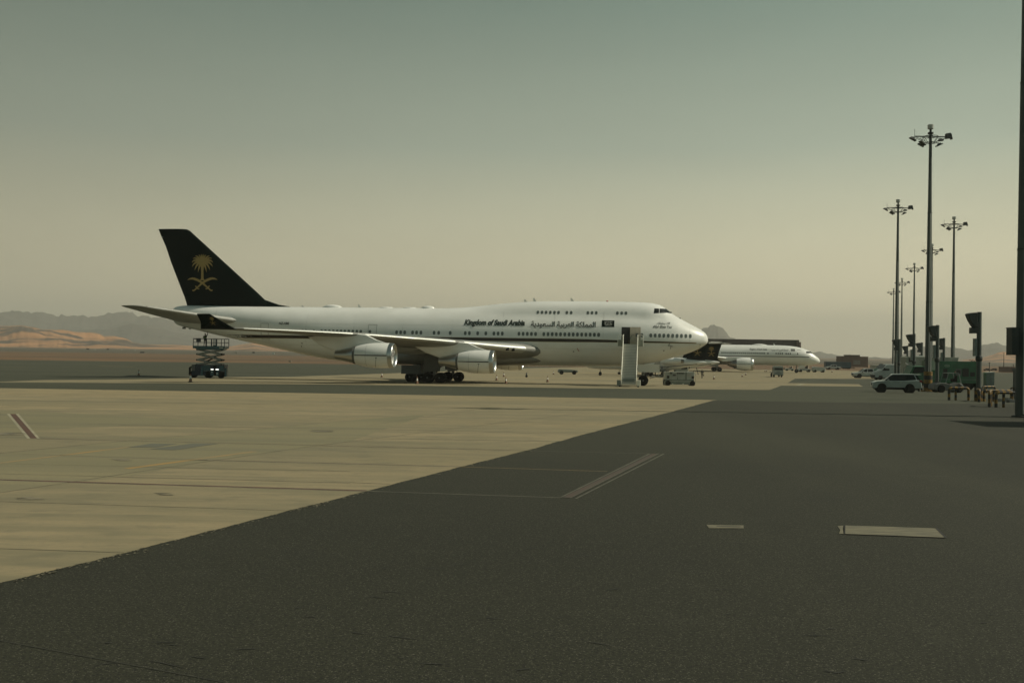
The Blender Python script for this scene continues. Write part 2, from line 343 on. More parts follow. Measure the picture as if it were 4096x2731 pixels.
FAINT = mat('faded_paint', (.11, .106, .078), .9, noise=2.0, col2=(.062, .062, .046), mixlo=.3, mixhi=.7)
mb = MB(); strip(mb, g(1470, 1965), g(2240, 1991), .09, .012); strip(mb, g(2103, 1803), g(2592, 1814.5), .06, .012)
strip(mb, g(3325, 1661), g(3452, 1666), .16, .012); strip(mb, g(3168, 1659.5), g(3216, 1660.5), .07, .012); strip(mb, g(3560, 1664), g(4096, 1672), .03, .012); strip(mb, g(3600, 1902), g(3800, 1906), .02, .012)
sheet_into(mb, G2([(2594, 1815), (2603, 1815), (2247, 1990), (2238, 1990)]), .012)
sheet_into(mb, G2([(2652, 1815), (2660, 1815), (2308, 1995), (2299, 1995)]), .012)
sheet_into(mb, G2([(2632, 1815), (2638, 1815), (2284, 1994), (2278, 1994)]), .020)
tag(mb.build('faded_white_line', FAINT), kind='structure')
mb = MB(); sheet_into(mb, G2([(2608, 1816), (2634, 1816), (2282, 1993), (2250, 1991)]), .016); tag(mb.build('faded_red_line', REDFAINT), kind='structure')
mb = MB(); strip(mb, g(100, 1395.5), g(268, 1397), 9, .012); strip(mb, g(-30, 1404), g(700, 1413.5), 5, .012); strip(mb, g(700, 1413), g(1400, 1424), 5, .012)
strip(mb, g(3150, 1515.5), g(3400, 1517.5), .3, .012); strip(mb, g(3186, 1540), g(3206, 1535), .35, .012); strip(mb, g(3194, 1541), g(3214, 1536), .35, .012)
tag(mb.build('white_edge_line', LINEW), kind='structure')
PATCH = mat('grey_patch', (.115, .115, .082), .9, noise=3, scale=(.4, 3, 1), col2=(.11, .11, .085))
mb = MB(); sheet_into(mb, G2([(515, 1789), (604, 1775), (708, 1776), (625, 1790)]), .016); sheet_into(mb, G2([(600, 1797), (770, 1774.5), (872, 1775.5), (700, 1801)]), .0165)
tag(mb.build('hatched_patch', PATCH), kind='structure')
STAIN = mat('oil_stain', (.13, .12, .083), .85, noise=.9, col2=(.19, .165, .11), mixlo=.42, mixhi=.6)
def blobpoly(c, rx, ry, n=22):
    return [(c[0] + rx * cos(2 * pi * k / n) * random.uniform(.8, 1.1), c[1] + ry * sin(2 * pi * k / n) * random.uniform(.7, 1.2)) for k in range(n)]
mb = MB()
for (px, py, rx, ry) in ((120, 1995, .5, .16), (650, 1978, .34, .12), (25, 1736, 1.1, .4), (480, 1842, .45, .2), (1290, 1725, .8, .3)):
    for q in range(5): sheet_into(mb, blobpoly(g(px + random.uniform(-20, 20), py + random.uniform(-5, 5)), rx * random.uniform(.2, .7), ry * random.uniform(.2, .8)), .0165 + q * .0005)
tag(mb.build('oil_stains', STAIN), kind='structure')
# pale service covers let into the asphalt
COVER = mat('cover_concrete', (.17, .155, .10), .85, noise=4, scale=(.6, 6, 1), col2=(.095, .09, .065), mixlo=.36, mixhi=.58)
mb = MB(); sheet_into(mb, G2([(3378, 2103), (3745, 2115), (3786, 2153), (3378, 2138)]), .016)
o = tag(mb.build('pit_cover', COVER), 'long pale concrete slab let into the dark asphalt, the larger of two', 'pit cover')
mb = MB(); strip(mb, g(3380, 2138), g(3786, 2153), .03, .02); strip(mb, g(3380, 2104), g(3379, 2137), .018, .02); strip(mb, g(3745, 2115), g(3783, 2152), .04, .02)
mb.build('frame_gap', M['dark'], o)
mb = MB(); sheet_into(mb, G2([(3350, 2106), (3373, 2104), (3371, 2118), (3374, 2137), (3356, 2136), (3361, 2122)]), .0165); mb.build('rim_patch', COVER, o)
mb = MB(); sheet_into(mb, G2([(2826, 2101), (2974, 2103), (2975, 2115), (2836, 2114)]), .016)
o = tag(mb.build('pit_cover', COVER), 'small pale slab with a slot in the dark asphalt, left of the larger slab', 'pit cover')
mb = MB(); strip(mb, g(2866, 2106.5), g(2962, 2109), .05, .02); mb.build('slot', M['dark'], o)
edm = MB(); near_e = [p for p in edge if p[1] < 60]
for k in range(520):
    i = random.randrange(len(near_e) - 1); a = Vector((*near_e[i], 0)).lerp(Vector((*near_e[i + 1], 0)), random.random()); o2 = abs(random.gauss(0, .12)); r_ = random.uniform(.008, .035) * (1 + a.y / 60)
    edm.add([(a.x + o2 + r_ * cos(2 * pi * q / 5) * random.uniform(.6, 1.2), a.y - o2 * .2 + r_ * sin(2 * pi * q / 5), zg(a.y) + .012 + (.018 if q == 0 else .004)) for q in range(5)], [(0, 1, 2, 3, 4)])
tag(edm.build('crumbs', COVER), kind='stuff')
CRK = mat('crack_fill', (.02, .02, .016), .9)

cm = MB()
for k in range(46):
    px = random.uniform(300, 4050); py = random.uniform(2150, 2700)
    if px < 2200 and py < 2500 - px * .15: continue
    p = g(px, py); L_ = random.uniform(.04, .22) * (1.5 if k % 6 == 0 else 1); t = random.uniform(-.5, .5)
    q = [(p.x + L_ * u * cos(t) + random.uniform(-.01, .01), p.y + L_ * u * sin(t) + v * random.uniform(.006, .02)) for u, v in ((-1, 0), (-.3, 1), (.4, .7), (1, 0), (.3, -1), (-.4, -.8))]
    cm.add([(x, y, zg(y) + .014) for x, y in q], [tuple(range(6))])
for (a, b, w_) in (((3132, 2102), (3146, 2105), .05), ((3776, 2403), (3800, 2407), .02), ((1180, 2432), (1210, 2434), .02)): strip(cm, g(*a), g(*b), w_, .015)
tag(cm.build('asphalt_pits', CRK), kind='structure')
SEAM = mat('paving_seam', (.027, .027, .02), .95, noise=1.6, col2=(.035, .036, .025), mixlo=.35, mixhi=.6)
sm = MB()
for (a, b, w_) in (((-20, 2560), (900, 2731), .02),): strip(sm, g(*a), g(*b), w_, .011)
tag(sm.build('paving_seams', SEAM), kind='structure')

# ------------------------------------------------------------ hills
ROCK = layers('hazy_rock', (.085, .075, .06), [((.045, .042, .035), (.01, .01, .02), 1, 6, .4, .62, .9)], .95)
DUNE = layers('orange_dune', (.40, .205, .095), [((.24, .13, .066), (.004, .02, .05), 1, 5, .42, .6, .8), ((.06, .05, .04), (.006, .02, .03), 1, 5, .50, .56, .95)], .95)
from mathutils import noise as NZ
def ridge(name, crest, D, depth, m, rough=.12, n=220, seed=0, base=-2):
    crest = sorted(crest); mb = MB(); rows = []; nd = 16
    x0, x1 = crest[0][0], crest[-1][0]
    def cy(x):
        for (a, ya), (b, yb) in zip(crest, crest[1:]):
            if a <= x <= b: return ya + (yb - ya) * (x - a) / (b - a)
        return crest[-1][1]
    for j in range(nd + 1):
        t = j / nd; row = []
        for i in range(n + 1):
            px = x0 + (x1 - x0) * i / n; P = at(px, cy(px), D); h = P.z
            s = (t / .6) if t < .6 else 1 - (t - .6) / .4
            prof = s ** .8 if t < .6 else s
            sc = 9 / D
            nz = NZ.fractal(Vector((P.x * sc * 2 + seed, t * 5, seed)), 1.0, 2.0, 5)
            hh = base + (h - base) * prof * (1 + nz * rough * 2.2 * min(1, abs(t - .6) / .2)) + (h - base) * (.06 if m is ROCK else .025) * NZ.fractal(Vector((px * .05, seed, t * 9)), .8, 2.1, 6)
            yy = D + (t - .6) * depth + NZ.noise(Vector((P.x * sc * 3, t * 4, seed + 3))) * depth * .05
            row.append(Vector((P.x * (yy / D), yy, hh)))
        rows.append(row)
    mb.loft(rows, closed=False, caps=False)
    return tag(mb.build(name, m, smooth=True, ang=180), kind='structure')
ridge('mountains', [(-900, 1262), (-400, 1240), (-150, 1252), (0, 1243.7), (74, 1236), (113, 1246.7), (170, 1241.7), (214, 1249.7), (232, 1261.6), (247, 1254), (262, 1261), (312, 1257), (366, 1260), (411, 1254), (434, 1246.7), (476, 1241.7), (518, 1243.7), (545, 1261.6), (625, 1264.6), (700, 1272), (800, 1300), (900, 1322), (1000, 1345), (1150, 1362), (1300, 1385), (1500, 1396)], 6500, 1800, ROCK, seed=1)
ridge('mountains', [(-900, 1330), (-200, 1322), (200, 1318), (450, 1312), (520, 1293), (600, 1300), (680, 1322), (760, 1340), (900, 1352), (1100, 1375), (1400, 1396)], 5200, 1000, ROCK, seed=4)
ridge('dunes', [(-900, 1290), (-300, 1300), (0, 1301.8), (89, 1297), (143, 1306), (167, 1313.7), (253, 1316.7), (298, 1325.6), (342, 1328.6), (372, 1327), (399, 1334.5), (417, 1343.5), (464, 1343.5), (506, 1352), (530, 1367), (565, 1374.7), (700, 1379), (776, 1384.7), (906, 1388), (960, 1378), (1011, 1371), (1040, 1376), (1096, 1391), (1250, 1402), (1500, 1410)], 2600, 700, DUNE, rough=.2, n=420, seed=7, base=-1)
ridge('mountains', [(2600, 1420), (2700, 1390), (2780, 1335), (2802, 1318.7), (2824, 1306), (2841, 1298.8), (2857, 1297), (2874, 1299), (2893, 1313), (2910, 1329.7), (2921, 1347.7), (2935, 1350.5), (2949, 1358.8), (2990, 1375), (3060, 1400), (3160, 1412), (3253, 1408.5), (3283, 1404), (3300, 1411), (3308, 1414), (3325, 1413), (3350, 1419.6), (3400, 1425), (3500, 1429), (3560, 1433)], 5600, 1300, ROCK, seed=11, rough=.08)
ridge('mountains', [(3380, 1434), (3479, 1429.5), (3503, 1427), (3537, 1433), (3567, 1431), (3611, 1417.7), (3638, 1397), (3655, 1389), (3692, 1380), (3737, 1384), (3780, 1381), (3818, 1389), (3841, 1390.6), (3872, 1400.8), (3906, 1396.7), (3933, 1375.4), (3963, 1373.7), (3990, 1367.6), (4010, 1377), (4045, 1387), (4096, 1394), (4300, 1385), (4800, 1400), (5200, 1430)], 4200, 1000, ROCK, seed=15)
ridge('dunes', [(3850, 1438), (3929, 1431), (3973, 1417.7), (3997, 1407.5), (4017, 1404), (4045, 1412), (4096, 1420), (4300, 1415), (4700, 1440)], 2300, 500, DUNE, rough=.18, seed=19, base=-1)
# ------------------------------------------------------------ lettering
PF = {'ا': (0xFE8D, 0xFE8E), 'إ': (0xFE87, 0xFE88), 'ب': (0xFE8F, 0xFE90, 0xFE91, 0xFE92), 'ة': (0xFE93, 0xFE94), 'ح': (0xFEA1, 0xFEA2, 0xFEA3, 0xFEA4), 'د': (0xFEA9, 0xFEAA), 'ر': (0xFEAD, 0xFEAE),
      'س': (0xFEB1, 0xFEB2, 0xFEB3, 0xFEB4), 'ظ': (0xFEC5, 0xFEC6, 0xFEC7, 0xFEC8), 'ع': (0xFEC9, 0xFECA, 0xFECB, 0xFECC), 'ف': (0xFED1, 0xFED2, 0xFED3, 0xFED4), 'ك': (0xFED9, 0xFEDA, 0xFEDB, 0xFEDC),
      'ل': (0xFEDD, 0xFEDE, 0xFEDF, 0xFEE0), 'م': (0xFEE1, 0xFEE2, 0xFEE3, 0xFEE4), 'ه': (0xFEE9, 0xFEEA, 0xFEEB, 0xFEEC), 'و': (0xFEED, 0xFEEE), 'ي': (0xFEF1, 0xFEF2, 0xFEF3, 0xFEF4)}
def arabic(s):
    s = s.replace('لا', '\u0001'); PF['\u0001'] = (0xFEFB, 0xFEFC); out = []
    for i, c in enumerate(s):
        if c not in PF: out.append(c); continue
        prev = i > 0 and s[i - 1] in PF and len(PF[s[i - 1]]) == 4
        nxt = i + 1 < len(s) and s[i + 1] in PF and len(PF[c]) == 4
        k = (3 if nxt else 1) if prev else (2 if nxt else 0)
        out.append(chr(PF[c][k]))
    return ''.join(out[::-1])
def text2d(body, shear=0, bold=0.0, spacing=1.0):
    cu = bpy.data.curves.new('lettering', 'FONT'); cu.body = body; cu.shear = shear; cu.offset = bold; cu.resolution_u = 3; cu.space_character = spacing
    o = bpy.data.objects.new('lettering', cu); COL.objects.link(o); bpy.context.view_layer.update()
    dg = bpy.context.evaluated_depsgraph_get(); me = bpy.data.meshes.new_from_object(o.evaluated_get(dg))
    vs = [(v.co.x, v.co.y) for v in me.vertices]; fs = [list(p.vertices) for p in me.polygons]
    bpy.data.objects.remove(o); bpy.data.curves.remove(cu); bpy.data.meshes.remove(me)
    x0 = min(v[0] for v in vs); x1 = max(v[0] for v in vs); y0 = min(v[1] for v in vs); y1 = max(v[1] for v in vs)
    return vs, fs, (x0, x1, y0, y1)
def emblem2d():
    "palm over crossed swords as strips in a box about 1 wide, 1.35 high, origin at the palm's foot"
    quads = []
    def ribbon(pts, ws):
        for i in range(len(pts) - 1):
            a = Vector(pts[i]); b = Vector(pts[i + 1]); n = Vector((-(b - a).y, (b - a).x)).normalized()
            quads.append([tuple(a + n * ws[i]), tuple(a - n * ws[i]), tuple(b - n * ws[i + 1]), tuple(b + n * ws[i + 1])])
    ribbon([(0, -.01), (0, .05), (0, .3), (0, .60)], [.10, .045, .040, .06])
    for sgn in (-1, 1):
        # each frond: out from the heart of the crown, then drooping to its tip
        for (mx, my, tx, ty, wd) in ((.07, .56, .15, .28, .040), (.14, .60, .27, .35, .042), (.20, .66, .36, .47, .042), (.22, .73, .37, .62, .036), (.19, .79, .33, .76, .030), (.13, .82, .25, .86, .026), (.06, .82, .13, .90, .024), (.02, .82, .04, .93, .022)):
            pts = []; ws = []; c0 = (0, .62)
            for k in range(7):
                t = k / 6; x = (1 - t) ** 2 * c0[0] + 2 * t * (1 - t) * mx * 1.25 + t * t * tx; y = (1 - t) ** 2 * c0[1] + 2 * t * (1 - t) * (my + .06) + t * t * ty
                pts.append((sgn * x, y)); ws.append(wd * (1 - t ** 3) + .002)
            ribbon(pts, ws)
        # sword: a curved blade rising outward, hilt low on the other side
        pts = [(sgn * (-.30), -.37), (sgn * (-.16), -.24), (sgn * 0, -.10), (sgn * .16, 0), (sgn * .32, .06), (sgn * .44, .05), (sgn * .53, .01)]
        ribbon(pts, [.022, .026, .036, .042, .040, .026, .003])
        ribbon([(sgn * (-.30), -.37), (sgn * (-.36), -.36)], [.03, .02])
        ribbon([(sgn * (-.25), -.20), (sgn * (-.20), -.26), (sgn * (-.16), -.31), (sgn * (-.11), -.30)], [.018, .02, .02, .016])
    vs = []; fs = []
    for q in quads:
        fs.append([len(vs) + i for i in range(4)]); vs += q
    return vs, fs
EMB = emblem2d()

# ------------------------------------------------------------ the big four-engined airliner
TH = radians(8.3)
AX = Vector((-cos(TH), sin(TH), 0)); AY = Vector((-sin(TH), -cos(TH), 0)); NOSE = Vector((23.6, 120, 0))
def wp(a, l, z): return NOSE + AX * a + AY * l + Vector((0, 0, z))
jet = thing('airliner', 'big white four-engined airliner with a hump and dark green tail, steps at its door', 'airliner', NOSE, pi - TH)
def itp(tab, x):
    if x <= tab[0][0]: return tab[0][1]
    for i in range(len(tab) - 1):
        (a, p), (b, q) = tab[i], tab[i + 1]
        if a <= x <= b:
            p0 = tab[i - 1] if i else (a - (b - a), p - (q - p)); p3 = tab[i + 2] if i + 2 < len(tab) else (b + (b - a), q + (q - p))
            m0 = (q - p0[1]) / (b - p0[0]); m1 = (p3[1] - p) / (p3[0] - a); h = b - a; t = (x - a) / h
            d = (q - p) / h
            m0 = 0 if d == 0 else max(min(m0 / d, 3), 0) * d; m1 = 0 if d == 0 else max(min(m1 / d, 3), 0) * d
            return (2 * t ** 3 - 3 * t * t + 1) * p + (t ** 3 - 2 * t * t + t) * h * m0 + (-2 * t ** 3 + 3 * t * t) * q + (t ** 3 - t * t) * h * m1
    return tab[-1][1]
TOP = [(0, 5.78), (.06, 6.08), (.3, 6.48), (.87, 6.9), (1.69, 7.34), (2.92, 7.97), (3.74, 8.42), (4.24, 8.77), (5.0, 9.36), (5.41, 9.64), (5.82, 9.84), (6.24, 9.97), (6.8, 10.06), (7.6, 10.13), (10.4, 10.2), (14, 10.22), (20.5, 10.17), (23.1, 10.03), (25.7, 9.79), (28.2, 9.5), (29.8, 9.32), (32, 9.22), (53, 9.22), (66.5, 9.3), (67.9, 9.16), (68.5, 8.9), (68.7, 8.5)]
BOT = [(0, 5.55), (.06, 5.3), (.44, 4.98), (1.25, 4.48), (2.86, 3.84), (4.5, 3.36), (6.15, 2.9), (8, 2.58), (10.3, 2.36), (14.5, 2.27), (38.2, 2.1), (43, 2.2), (46.7, 2.5), (49.5, 2.92), (52.9, 3.6), (57, 4.42), (60.5, 5.1), (65.2, 6.1), (67.9, 6.75), (68.5, 7.3), (68.7, 8.2)]
WID = [(0, .08), (.06, .42), (.3, .85), (.87, 1.3), (1.7, 1.78), (3, 2.3), (4, 2.6), (6, 2.98), (8, 3.16), (10, 3.25), (45, 3.25), (49, 3.14), (53, 2.85), (57, 2.4), (61, 1.85), (65, 1.2), (67.9, .72), (68.5, .45), (68.7, .12)]
ZC = [(0, 5.66), (3, 5.6), (8, 5.5), (44, 5.5), (50, 5.95), (56, 6.75), (62, 7.35), (68.7, 8.3)]
def section(a, n=56):
    zt, zb, w_, zc = itp(TOP, a), itp(BOT, a), itp(WID, a), itp(ZC, a)
    k = min(1, max(0, (a - 2.2) / 3.5)); spine = 9.22 if a > 12 else 5.55 + 3.6 * (w_ / 3.25)
    hm = zt - zc
    if 2.5 < a < 32: hm = min(hm, max(spine - zc, .8) + (hm - (spine - zc)) * (1 - k) if hm > spine - zc else hm)
    ru = .8 + 1.25 * min(1, max(0, (a - 2) / 5)); c = zt - ru - zc
    pts = []
    for i in range(n):
        t = 2 * pi * i / n; s_, c_ = sin(t), cos(t)
        if s_ >= 0:
            r = 1 / sqrt((c_ / w_) ** 2 + (s_ / hm) ** 2)
            if 2.5 < a < 32:
                d = ru * ru - (c * c_) ** 2
                if d > 0:
                    r2 = c * s_ + sqrt(d); kk = .22
                    if r2 > r - .6:
                        h_ = max(0, kk * 2 - abs(r - r2)) / (kk * 2); r = max(r, r2) + h_ * h_ * kk * .35
            z = min(zc + r * s_, zt)
        else:
            r = 1 / sqrt((c_ / w_) ** 2 + (s_ / (zc - zb)) ** 2); z = zc + r * s_
        pts.append(Vector((a, r * c_, z)))
    return pts
st = [0, .02, .06, .14, .3, .55, .87, 1.25, 1.7, 2.2, 2.6, 3, 3.35, 3.7, 4, 4.25, 4.5, 4.75, 5, 5.25, 5.5, 5.8, 6.1, 6.5, 7, 7.6, 8.4, 9.4, 10.5] + [11.5 + i for i in range(21)] + [33 + 2 * i for i in range(8)] + [48 + i for i in range(20)] + [67.6, 67.9, 68.2, 68.4, 68.6, 68.7]
fm = MB(); fm.loft([section(a) for a in st])
fus = fm.build('fuselage', M['white'], jet, smooth=True, ang=70)
BV = BVHTree.FromPolygons([tuple(v.co) for v in fus.data.vertices], [tuple(p.vertices) for p in fus.data.polygons])
def side(a, z, eps=.015):
    h = BV.ray_cast(Vector((a, 12, z)), Vector((0, -1, 0)))
    return (h[0].y if h[0] else 0) + eps
def decal(name, m, vs, fs, parent=jet, eps=.02, bv_side=side):
    mb = MB(); mb.add([(a, bv_side(a, z, eps), z) for a, z in vs], fs); return mb.build(name, m, parent)
def rgrid(a0, a1, z0, z1, na, nz):
    vs = [(a0 + (a1 - a0) * i / na, z0 + (z1 - z0) * j / nz) for j in range(nz + 1) for i in range(na + 1)]
    fs = [(j * (na + 1) + i, j * (na + 1) + i + 1, (j + 1) * (na + 1) + i + 1, (j + 1) * (na + 1) + i) for j in range(nz) for i in range(na)]
    return vs, fs
def rrect(w_, h_, r, n=3):
    o = []
    for cx, cy, s in ((w_ / 2 - r, h_ / 2 - r, 0), (-w_ / 2 + r, h_ / 2 - r, 1), (-w_ / 2 + r, -h_ / 2 + r, 2), (w_ / 2 - r, -h_ / 2 + r, 3)):
        for k in range(n + 1):
            t = (s + k / n) * pi / 2; o.append((cx + r * cos(t), cy + r * sin(t)))
    return o
# cabin windows
WX = [1150 + v / 2.94 for v in (70, 170, 213, 305, 397, 444, 490, 537, 582, 627, 673, 719, 767, 814, 860, 968, 1282, 1330, 1377, 1470, 1517, 1568, 1723, 1777, 1913)]
WX += [1800 + v / 3.647 for v in (222, 282, 403, 522, 640, 701, 762, 1005, 1066, 1127, 1187, 1248, 1368, 1429, 1490, 1550, 1612, 1674, 1736, 1797, 1859, 1921, 1982, 2044, 2106, 2167)]
WX += [2350 + v / 3.647 for v in (100, 163, 793, 923, 988, 1052, 1115, 1180, 1244, 1309, 1374, 1439, 1505)]
UX = [1800 + v / 3.647 for v in (1278, 1338, 1398, 1460, 1521, 1580, 1702, 1765, 2010, 2070, 2132)] + [2350 + v / 3.647 for v in (435, 498, 560)]
def a_of(px, z, lat):       # station along the hull for a photo column
    lo, hi = -2, 75
    for _ in range(40):
        a = (lo + hi) / 2; v = wp(a, lat, z) - CAM; x = CX + F * v.dot(RT) / v.dot(_f)
        if x > px: lo = a
        else: hi = a
    return (lo + hi) / 2
def window(px, z, w_, h_, lat):
    a = a_of(px, z, lat); p = rrect(w_, h_, w_ * .42)
    c = (a, z); vs = [c] + [(a + x, z + y) for x, y in p]
    n = len(p)
    o = decal('cabin_window', M['pane'], vs, [(0, 1 + k, 1 + (k + 1) % n) for k in range(n)], eps=.016)
    return o
for px in WX: window(px, 6.08, .32, .47, 3.25)
for px in UX: window(px, 8.74, .30, .40, 2.3)
# cheat line
def band(z0f, z1f, a0, a1, name, m, n=130, eps=.012):
    vs = []; 
    for i in range(n + 1):
        a = a0 + (a1 - a0) * i / n; vs += [(a, z0f(a)), (a, z1f(a))]
    return decal(name, m, vs, [(2 * i, 2 * i + 1, 2 * i + 3, 2 * i + 2) for i in range(n)], eps=eps)
zs = lambda a: 5.24 + .12 * min(1, a / 14)
hw = lambda a: .012 + .155 * min(1, max(0, a - 1.6) / 15)
band(lambda a: zs(a) - hw(a), lambda a: zs(a) + hw(a), 1.7, 60.6, 'cheat_line', M['stripe'], 150)
band(lambda a: zs(a) - hw(a) - .05, lambda a: zs(a) - hw(a) + .01, 1.4, 58.4, 'cheat_line_edging', M['goldline'], 150, .01)
band(lambda a: zs(a) + hw(a) - .01, lambda a: zs(a) + hw(a) + .04, 1.4, 58.4, 'cheat_line_edging', M['goldline'], 150, .01)
# lettering
def letter_on(body, pxl, pxr, z0, z1, lat, name, shear=0, bold=0, m='letter', spacing=1, eps=.045):
    vs, fs, (x0, x1, y0, y1) = text2d(body, shear, bold, spacing)
    al, ar = a_of(pxl, z0, lat), a_of(pxr, z0, lat)
    vs2 = [(al + (ar - al) * (x - x0) / (x1 - x0), z0 + (z1 - z0) * (y - y0) / (y1 - y0)) for x, y in vs]
    return decal(name, M[m], vs2, fs, eps=eps)
letter_on('Kingdom of Saudi Arabia', 1855, 2098, 6.85, 7.78, 3.2, 'title_lettering', .22, .045)
letter_on(arabic('المملكة العربية السعودية'), 2123, 2382, 6.78, 7.66, 3.2, 'arabic_lettering', 0, .022)
letter_on('HZ-HMI', 1112.6, 1153, 6.88, 7.19, 3.1, 'registration', 0, .03)
letter_on('Allah Bless You', 2611, 2688, 6.98, 7.32, 2.8, 'nose_lettering', .3, .01)
letter_on(arabic('الله يحفظك'), 2627, 2681, 7.38, 7.72, 2.6, 'nose_arabic_lettering', .2, 0)
fa0, fa1 = a_of(2407, 7.5, 3.1), a_of(2457, 7.5, 3.1)
vs, fs = rgrid(fa0, fa1, 7.03, 7.83, 5, 5)
flag = decal('flag_panel', M['tail'], vs, fs, eps=.02)
def on_flag(vs, fs, u0, u1, v0, v1, name, m):
    x0 = min(v[0] for v in vs); x1 = max(v[0] for v in vs); y0 = min(v[1] for v in vs); y1 = max(v[1] for v in vs)
    return decal(name, m, [(fa0 + (fa1 - fa0) * (u0 + (u1 - u0) * (x - x0) / (x1 - x0)), 7.03 + .8 * (v0 + (v1 - v0) * (y - y0) / (y1 - y0))) for x, y in vs], fs, flag, .04)
v_, f_, _ = text2d(arabic('محمد رسول الله'), 0, .02); on_flag(v_, f_, .2, .82, .36, .60, 'flag_script', M['conewhite'])
v_, f_, _ = text2d(arabic('لا إله إلا الله'), 0, .02); on_flag(v_, f_, .2, .82, .60, .84, 'flag_script', M['conewhite'])
on_flag([(0, .5), (.15, 0), (1, .3), (1, .7), (.15, 1)], [(0, 1, 2, 3, 4)], .2, .82, .2, .26, 'flag_sword', M['conewhite'])
# cockpit glazing
def pane(pts, name='cockpit_window', n=4):
    (p0, p1, p2, p3) = pts; vs = []; fs = []
    for j in range(n + 1):
        for i in range(n + 1):
            u, v = i / n, j / n
            a = (p0[0] * (1 - u) + p1[0] * u) * (1 - v) + (p3[0] * (1 - u) + p2[0] * u) * v
            z = (p0[1] * (1 - u) + p1[1] * u) * (1 - v) + (p3[1] * (1 - u) + p2[1] * u) * v
            vs.append((a, z))
    fs = [(j * (n + 1) + i, j * (n + 1) + i + 1, (j + 1) * (n + 1) + i + 1, (j + 1) * (n + 1) + i) for j in range(n) for i in range(n)]
    return decal(name, M['glass'], vs, fs, eps=.015)
pane([(6.42, 9.36), (5.86, 9.36), (5.86, 8.80), (6.48, 8.76)])
pane([(5.80, 9.36), (5.22, 9.34), (5.04, 8.84), (5.80, 8.80)])
def front(y, z):
    h = BV.ray_cast(Vector((-6, y, z)), Vector((1, 0, 0))); return h[0].x if h[0] else 6
for sg in (-1, 1):
    vs = []; n = 5
    for j in range(n + 1):
        for i in range(n + 1):
            u, v = i / n, j / n; y = sg * (.05 + 1.12 * u); z = 8.80 + .05 * u + (.56) * v - .06 * u * v
            vs.append((front(y, z) - .015, y, z + .012))
    mb = MB(); mb.add(vs, [(j * (n + 1) + i, j * (n + 1) + i + 1, (j + 1) * (n + 1) + i + 1, (j + 1) * (n + 1) + i) for j in range(n) for i in range(n)]); mb.build('windshield', M['glass'], jet)
# outlines of the closed doors and the open forward door
def outline(a0, a1, z0, z1, name, m=M['grey'], t=.035, par=jet, eps=.02):
    mb = MB()
    def seg(p, q):
        n = max(1, int(max(abs(p[0] - q[0]), abs(p[1] - q[1])) / .25))
        dx, dz = (t, 0) if abs(p[0] - q[0]) < 1e-6 else (0, t)
        for k in range(n):
            A = [p[0] + (q[0] - p[0]) * k / n, p[1] + (q[1] - p[1]) * k / n]; B = [p[0] + (q[0] - p[0]) * (k + 1) / n, p[1] + (q[1] - p[1]) * (k + 1) / n]
            P = [(A[0], A[1]), (A[0] + dx, A[1] + dz), (B[0] + dx, B[1] + dz), (B[0], B[1])]
            mb.add([(x, side(x, z, eps), z) for x, z in P], [(0, 1, 2, 3)])
    seg((a0, z0), (a0, z1)); seg((a1, z0), (a1, z1)); seg((a0, z1), (a1, z1)); seg((a0, z0), (a1, z0))
    return mb.build(name, m, par)
for x0, x1 in ((1473, 1506), (1036, 1067)): outline(a_of(x1, 6, 3.2), a_of(x0, 6, 3.2), 5.0, 6.98, 'door')
outline(a_of(2060, 3.4, 3), a_of(1990, 3.4, 3) , 3.0, 4.4, 'cargo_door', M['under'], .02)
outline(.9 + 0.0, 1.0, 4.75, 5.05, 'probe_plate', M['black'], .05)
da0, da1 = a_of(2521, 6, 3.2), a_of(2486, 6, 3.2)     # dark opening
vs, fs = rgrid(da0, da1, 4.92, 7.04, 3, 8); dr = decal('door_opening', M['dark'], vs, fs, eps=.012)
lf0, lf1 = a_of(2562, 6, 3.4), a_of(2520, 6, 3.4)
mb = MB()
for k in range(8):
    z0, z1 = 4.95 + k * .262, 4.95 + (k + 1) * .262
    mb.add([(lf0, side(lf0, z0, .22), z0), (lf1, side(lf1, z0, .30), z0), (lf1, side(lf1, z1, .30), z1), (lf0, side(lf0, z1, .22), z1), (lf0, side(lf0, z0, .10), z0), (lf1, side(lf1, z0, .12), z0), (lf1, side(lf1, z1, .12), z1), (lf0, side(lf0, z1, .10), z1)], [(0, 1, 2, 3), (7, 6, 5, 4), (0, 3, 7, 4), (1, 5, 6, 2)])
dl = mb.build('open_door', M['bevel'], jet); dl['label'] = 'open cabin door swung forward, beige lining'
mb = MB(); mb.box(((lf0 + lf1) / 2 - .2, side(lf0, 6.1, .33), 6.1), (.32, .03, .42)); mb.build('door_window', M['pane'], dl)
mb = MB(); mb.path([((lf1), side(lf1, 5.6, .34), 5.55), (lf1 - .2, side(lf1, 6, .4), 6.05), (lf1 - .5, side(lf1, 6, .38), 6.15)], .03, 6); mb.build('door_hinge_arm', M['grey'], dl)
